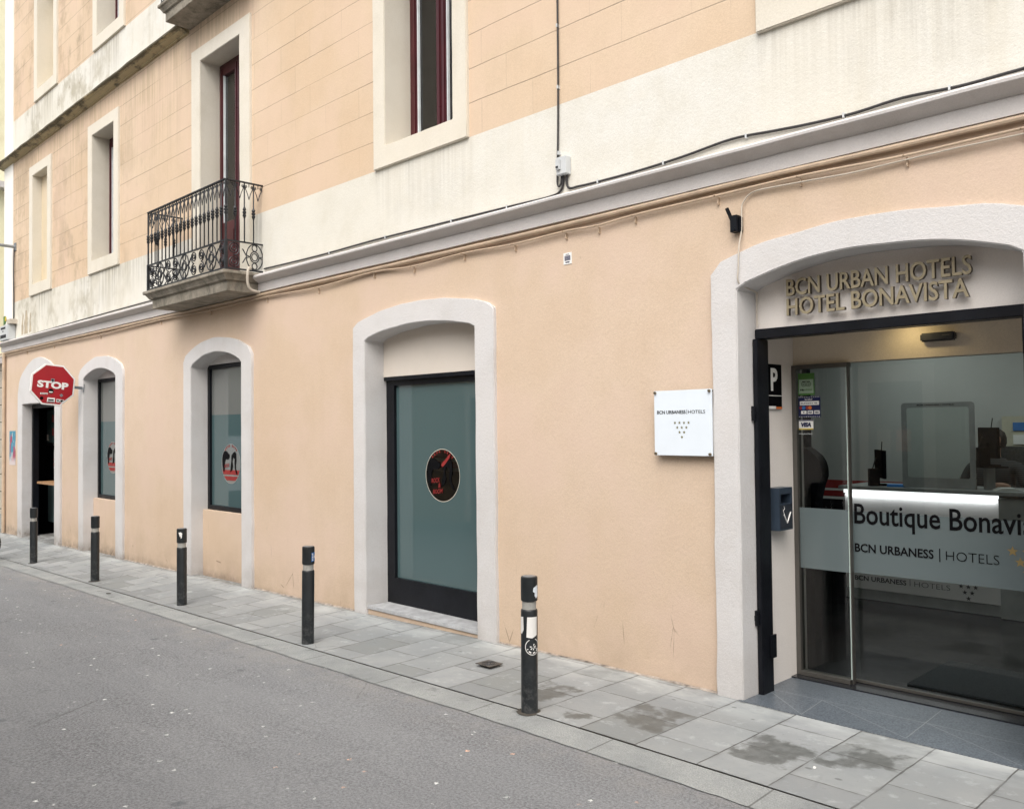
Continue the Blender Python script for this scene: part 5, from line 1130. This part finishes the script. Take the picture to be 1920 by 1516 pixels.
for i, (x, y, z, lab, tilt) in enumerate(pos):
    if i == 0: b = b0
    else:
        b = b0.copy(); col.objects.link(b)
        for c_ in proto: d_ = c_.copy(); col.objects.link(d_); d_.parent = b
    b.location = (x, y, z + .003); b.rotation_euler = (0, R(-tilt if i else .6), R(0)); tag(b, lab, 'bollard', 'bollards along the kerb')
    face = math.degrees(math.atan2(-y, -x))   # towards the viewer side of the street
    if i == 0:
        F = face
        arc_patch([(F + 28, .72), (F + 60, .735), (F + 75, .73), (F + 75, .67), (F + 52, .66), (F + 40, .675), (F + 44, .69), (F + 26, .70)]).build('paper_scrap', M['plate'], b, fix=False)
        arc_patch([(F - 18, .555), (F + 60, .555), (F + 60, .450), (F + 20, .435), (F - 20, .44)]).build('paper_scrap', M['white'], b, fix=False)
        arc_patch([(F - 85, .550), (F - 45, .555), (F - 42, .48), (F - 60, .455), (F - 85, .46)]).build('paper_scrap', M['white'], b, fix=False)
        a = MB(); n = 40; cz = .385
        for q in range(n):
            t0_, t1_ = 2 * math.pi * q / n, 2 * math.pi * (q + 1) / n
            if 70 < math.degrees(t0_) < 110: continue
            c = lambda t, rr_: ((.0493) * math.cos(R(F + 25) + rr_ * math.cos(t) / .0493), .0493 * math.sin(R(F + 25) + rr_ * math.cos(t) / .0493), cz + rr_ * math.sin(t))
            a.quad(c(t0_, .043), c(t0_, .047), c(t1_, .047), c(t1_, .043)); 
            if q % 5 < 3: a.quad(c(t0_, .030), c(t0_, .038), c(t1_, .038), c(t1_, .030)) if math.sin(t0_) < -.2 else None
            if q % 6 == 0: a.quad(c(t0_, .004), c(t0_, .020), c(t1_ + .3, .018), c(t1_, .004))
        a.build('round_sticker', M['white'], b, fix=False)
    if i == 1:
        F = face
        arc_patch([(F + 30, .735), (F + 88, .74), (F + 88, .67), (F + 30, .665)]).build('blue_sticker', M['blue_ink'], b, fix=False)
        a = arc_patch([(F + 34, .73), (F + 50, .73), (F + 50, .722), (F + 34, .722)], .0497); a.build('sticker_print', M['white'], b, fix=False)
        for zz_ in (.712, .700, .688, .676): arc_patch([(F + 35, zz_ + .004), (F + 52, zz_ + .005), (F + 52, zz_ - .001), (F + 35, zz_ - .002)], .0497).build('sticker_print', M['white'], b, fix=False)
        arc_patch([(F + 56, .705), (F + 74, .715), (F + 74, .70), (F + 64, .69)], .0497).build('sticker_print', M['white'], b, fix=False)
    if i == 2:
        F = face
        arc_patch([(F - 40, .745), (F - 10, .75), (F + 5, .735), (F - 2, .69), (F - 12, .685), (F - 10, .72), (F - 22, .70), (F - 26, .72)]).build('paper_scrap', M['white'], b, fix=False)
# drain cover in the pavement
mb = MB(); mb.box(-.075, .075, -.065, .065, 0, .004); DC = mb.build('drain_cover', M['gravel_spot'], loc=(-4.478, 4.176, .0085), bevel=.002); tag(DC, 'small dark square iron cover set in the pavement slabs', 'drain cover')
mb = MB()
for q in range(4):
    r_ = .014 + .012 * q; pts = [(r_ * math.cos(2 * math.pi * t / 20), r_ * math.sin(2 * math.pi * t / 20), .0045) for t in range(21)]; mb.tube(pts, .0018, 4)
mb.build('cover_relief', M['iron'], DC)
# crumbs and litter
for (x, y, s0, lab, mk) in ((-7.4, 3.40, .018, 'white cigarette end on the kerb edge left of the second bollard', 'white'), (-10.0, 3.62, .03, 'dark leaf scrap on the kerb strip behind the third bollard', 'gap'), (-2.0, 3.98, .012, 'flattened white chewing gum on the damp slab', 'white')):
    a = MB(); a.prism([(s0 * math.cos(t) * (1 + .3 * math.sin(3 * t)), s0 * .6 * math.sin(t)) for t in [q * .628 for q in range(10)]], 0, .004, ax='z')
    o = a.build('litter_scrap', M[mk], loc=(x, y, zg(x, y) + .0095), rot=(0, 0, random.random() * 3)); tag(o, lab, 'litter')

# ---- neighbours
NB = empty('yellow_building', (-24, 9, 0)); tag(NB, 'pale yellow building with stone base across the side street at far left', 'building')
mb = MB(); mb.box(-34, -24, 3.5, 16, 3.3, 14); ch(mb, 'upper_wall', M['yellow_wall'], NB)
k = NT('rusticated_stone'); X, Y, Z = k.xyz(k.pos); fz = k.math('FRACT', k.math('DIVIDE', k.math('ADD', Z, 4), .42)); 
c = k.mix(k.ramp(k.noise(k.pos, 5, 4), .3, .7), (.52, .49, .42), (.62, .59, .52)); c = k.mix(k.math('LESS_THAN', fz, .06), c, (.16, .14, .11)); rust = k.out(c, .9)
mb = MB(); mb.box(-34, -23.96, 3.46, 16.04, -.7, 3.3); ch(mb, 'stone_base', rust, NB)
mb = MB(); mb.box(-34, -23.8, 3.3, 16.1, 3.32, 3.5); mb.box(-34, -23.7, 3.3, 16.1, 7.6, 7.75); ch(mb, 'moulding', M['cornice'], NB)
# opposite side of the street, seen only in reflections
OB = empty('opposite_building', (-5, -1.6, 0)); tag(OB, 'pale plastered facade across the street mirrored in the window panes', 'building')
F_ = -1.5; mb = MB(); cuts = [(-12.6, -11.7), (-8.9, -8.0), (-5.30, -4.55), (-1.6, -.7), (1.6, 2.5)]
prev = -19.0
for a0, a1 in cuts:
    mb.box(prev, a0, F_ - .4, F_, -.6, 4.4); mb.box(a0, a1, F_ - .4, F_, 2.3, 4.4); prev = a1
mb.box(prev, 7, F_ - .4, F_, -.6, 4.4); ch(mb, 'facade', M['opp_wall'], OB)
mb = MB()
for a0, a1 in cuts: mb.box(a0 - .16, a0 - .001, F_ + .002, F_ + .03, -.2, 2.45); mb.box(a1 + .001, a1 + .16, F_ + .002, F_ + .03, -.2, 2.45); mb.box(a0, a1, F_ + .002, F_ + .03, 2.22, 2.45)
ch(mb, 'door_surround', M['pilaster'], OB)
mb = MB()
for a0, a1 in cuts: mb.box(a0, a1, F_ - .5, F_ - .4, -.2, 4.2)
ch(mb, 'dark_glazing', M['black_void'], OB)
mb = MB(); mb.box(-19, 7, F_ + .001, F_ + .12, 3.0, 3.15); ch(mb, 'string_course', M['cornice'], OB)
for q, (x, mt) in enumerate(((-4.86, 'orange_ink'), (-5.12, 'cream_board'))):
    a = MB(); a.box(-.09, .09, -.04, .04, 0, .30); a.tube([(-.05, 0, .30), (0, 0, .36), (.05, 0, .30)], .006); o = a.build('hanging_bag', M[mt], loc=(x, F_ - .1, 1.25)); tag(o, ('orange' if q == 0 else 'cream') + ' bag hanging in the doorway across the street, mirrored in the entrance glass', 'bag')

# scooter just entering the left edge
SC = empty('parked_scooter', (-14.55, 2.86, zg(-14.5, 3.3)), (0, 0, R(90))); tag(SC, 'dark parked scooter cut off by the left edge of the street view', 'scooter')
def wheel(x):
    a = MB(); a.tube([(x + .21 * math.cos(q * math.pi / 12), 0, .25 + .21 * math.sin(q * math.pi / 12)) for q in range(25)], .05, 8); a.build('wheel', M['rubber'], SC, smooth=True)
wheel(-.62); wheel(.62)
a = MB(); a.prism([(-.85, .45), (-.75, .30), (-.35, .25), (-.1, .22), (.3, .22), (.42, .30), (.5, .75), (.44, .80), (.30, .40), (-.05, .36), (-.15, .66), (-.8, .72)], -.16, .16); a.build('body', M['charcoal'], SC, bevel=.03)
a = MB(); a.prism([(-.82, .72), (-.15, .70), (-.12, .76), (-.45, .80), (-.85, .80)], -.14, .14); a.build('seat', M['rubber'], SC, bevel=.02)
a = MB(); a.tube([(.60, 0, .25), (.46, 0, .95)], .03); a.tube([(.46, -.32, 1.0), (.44, 0, .98), (.46, .32, 1.0)], .016); a.build('handlebar', M['black_frame'], SC, smooth=True)
bpy.context.view_layer.update()
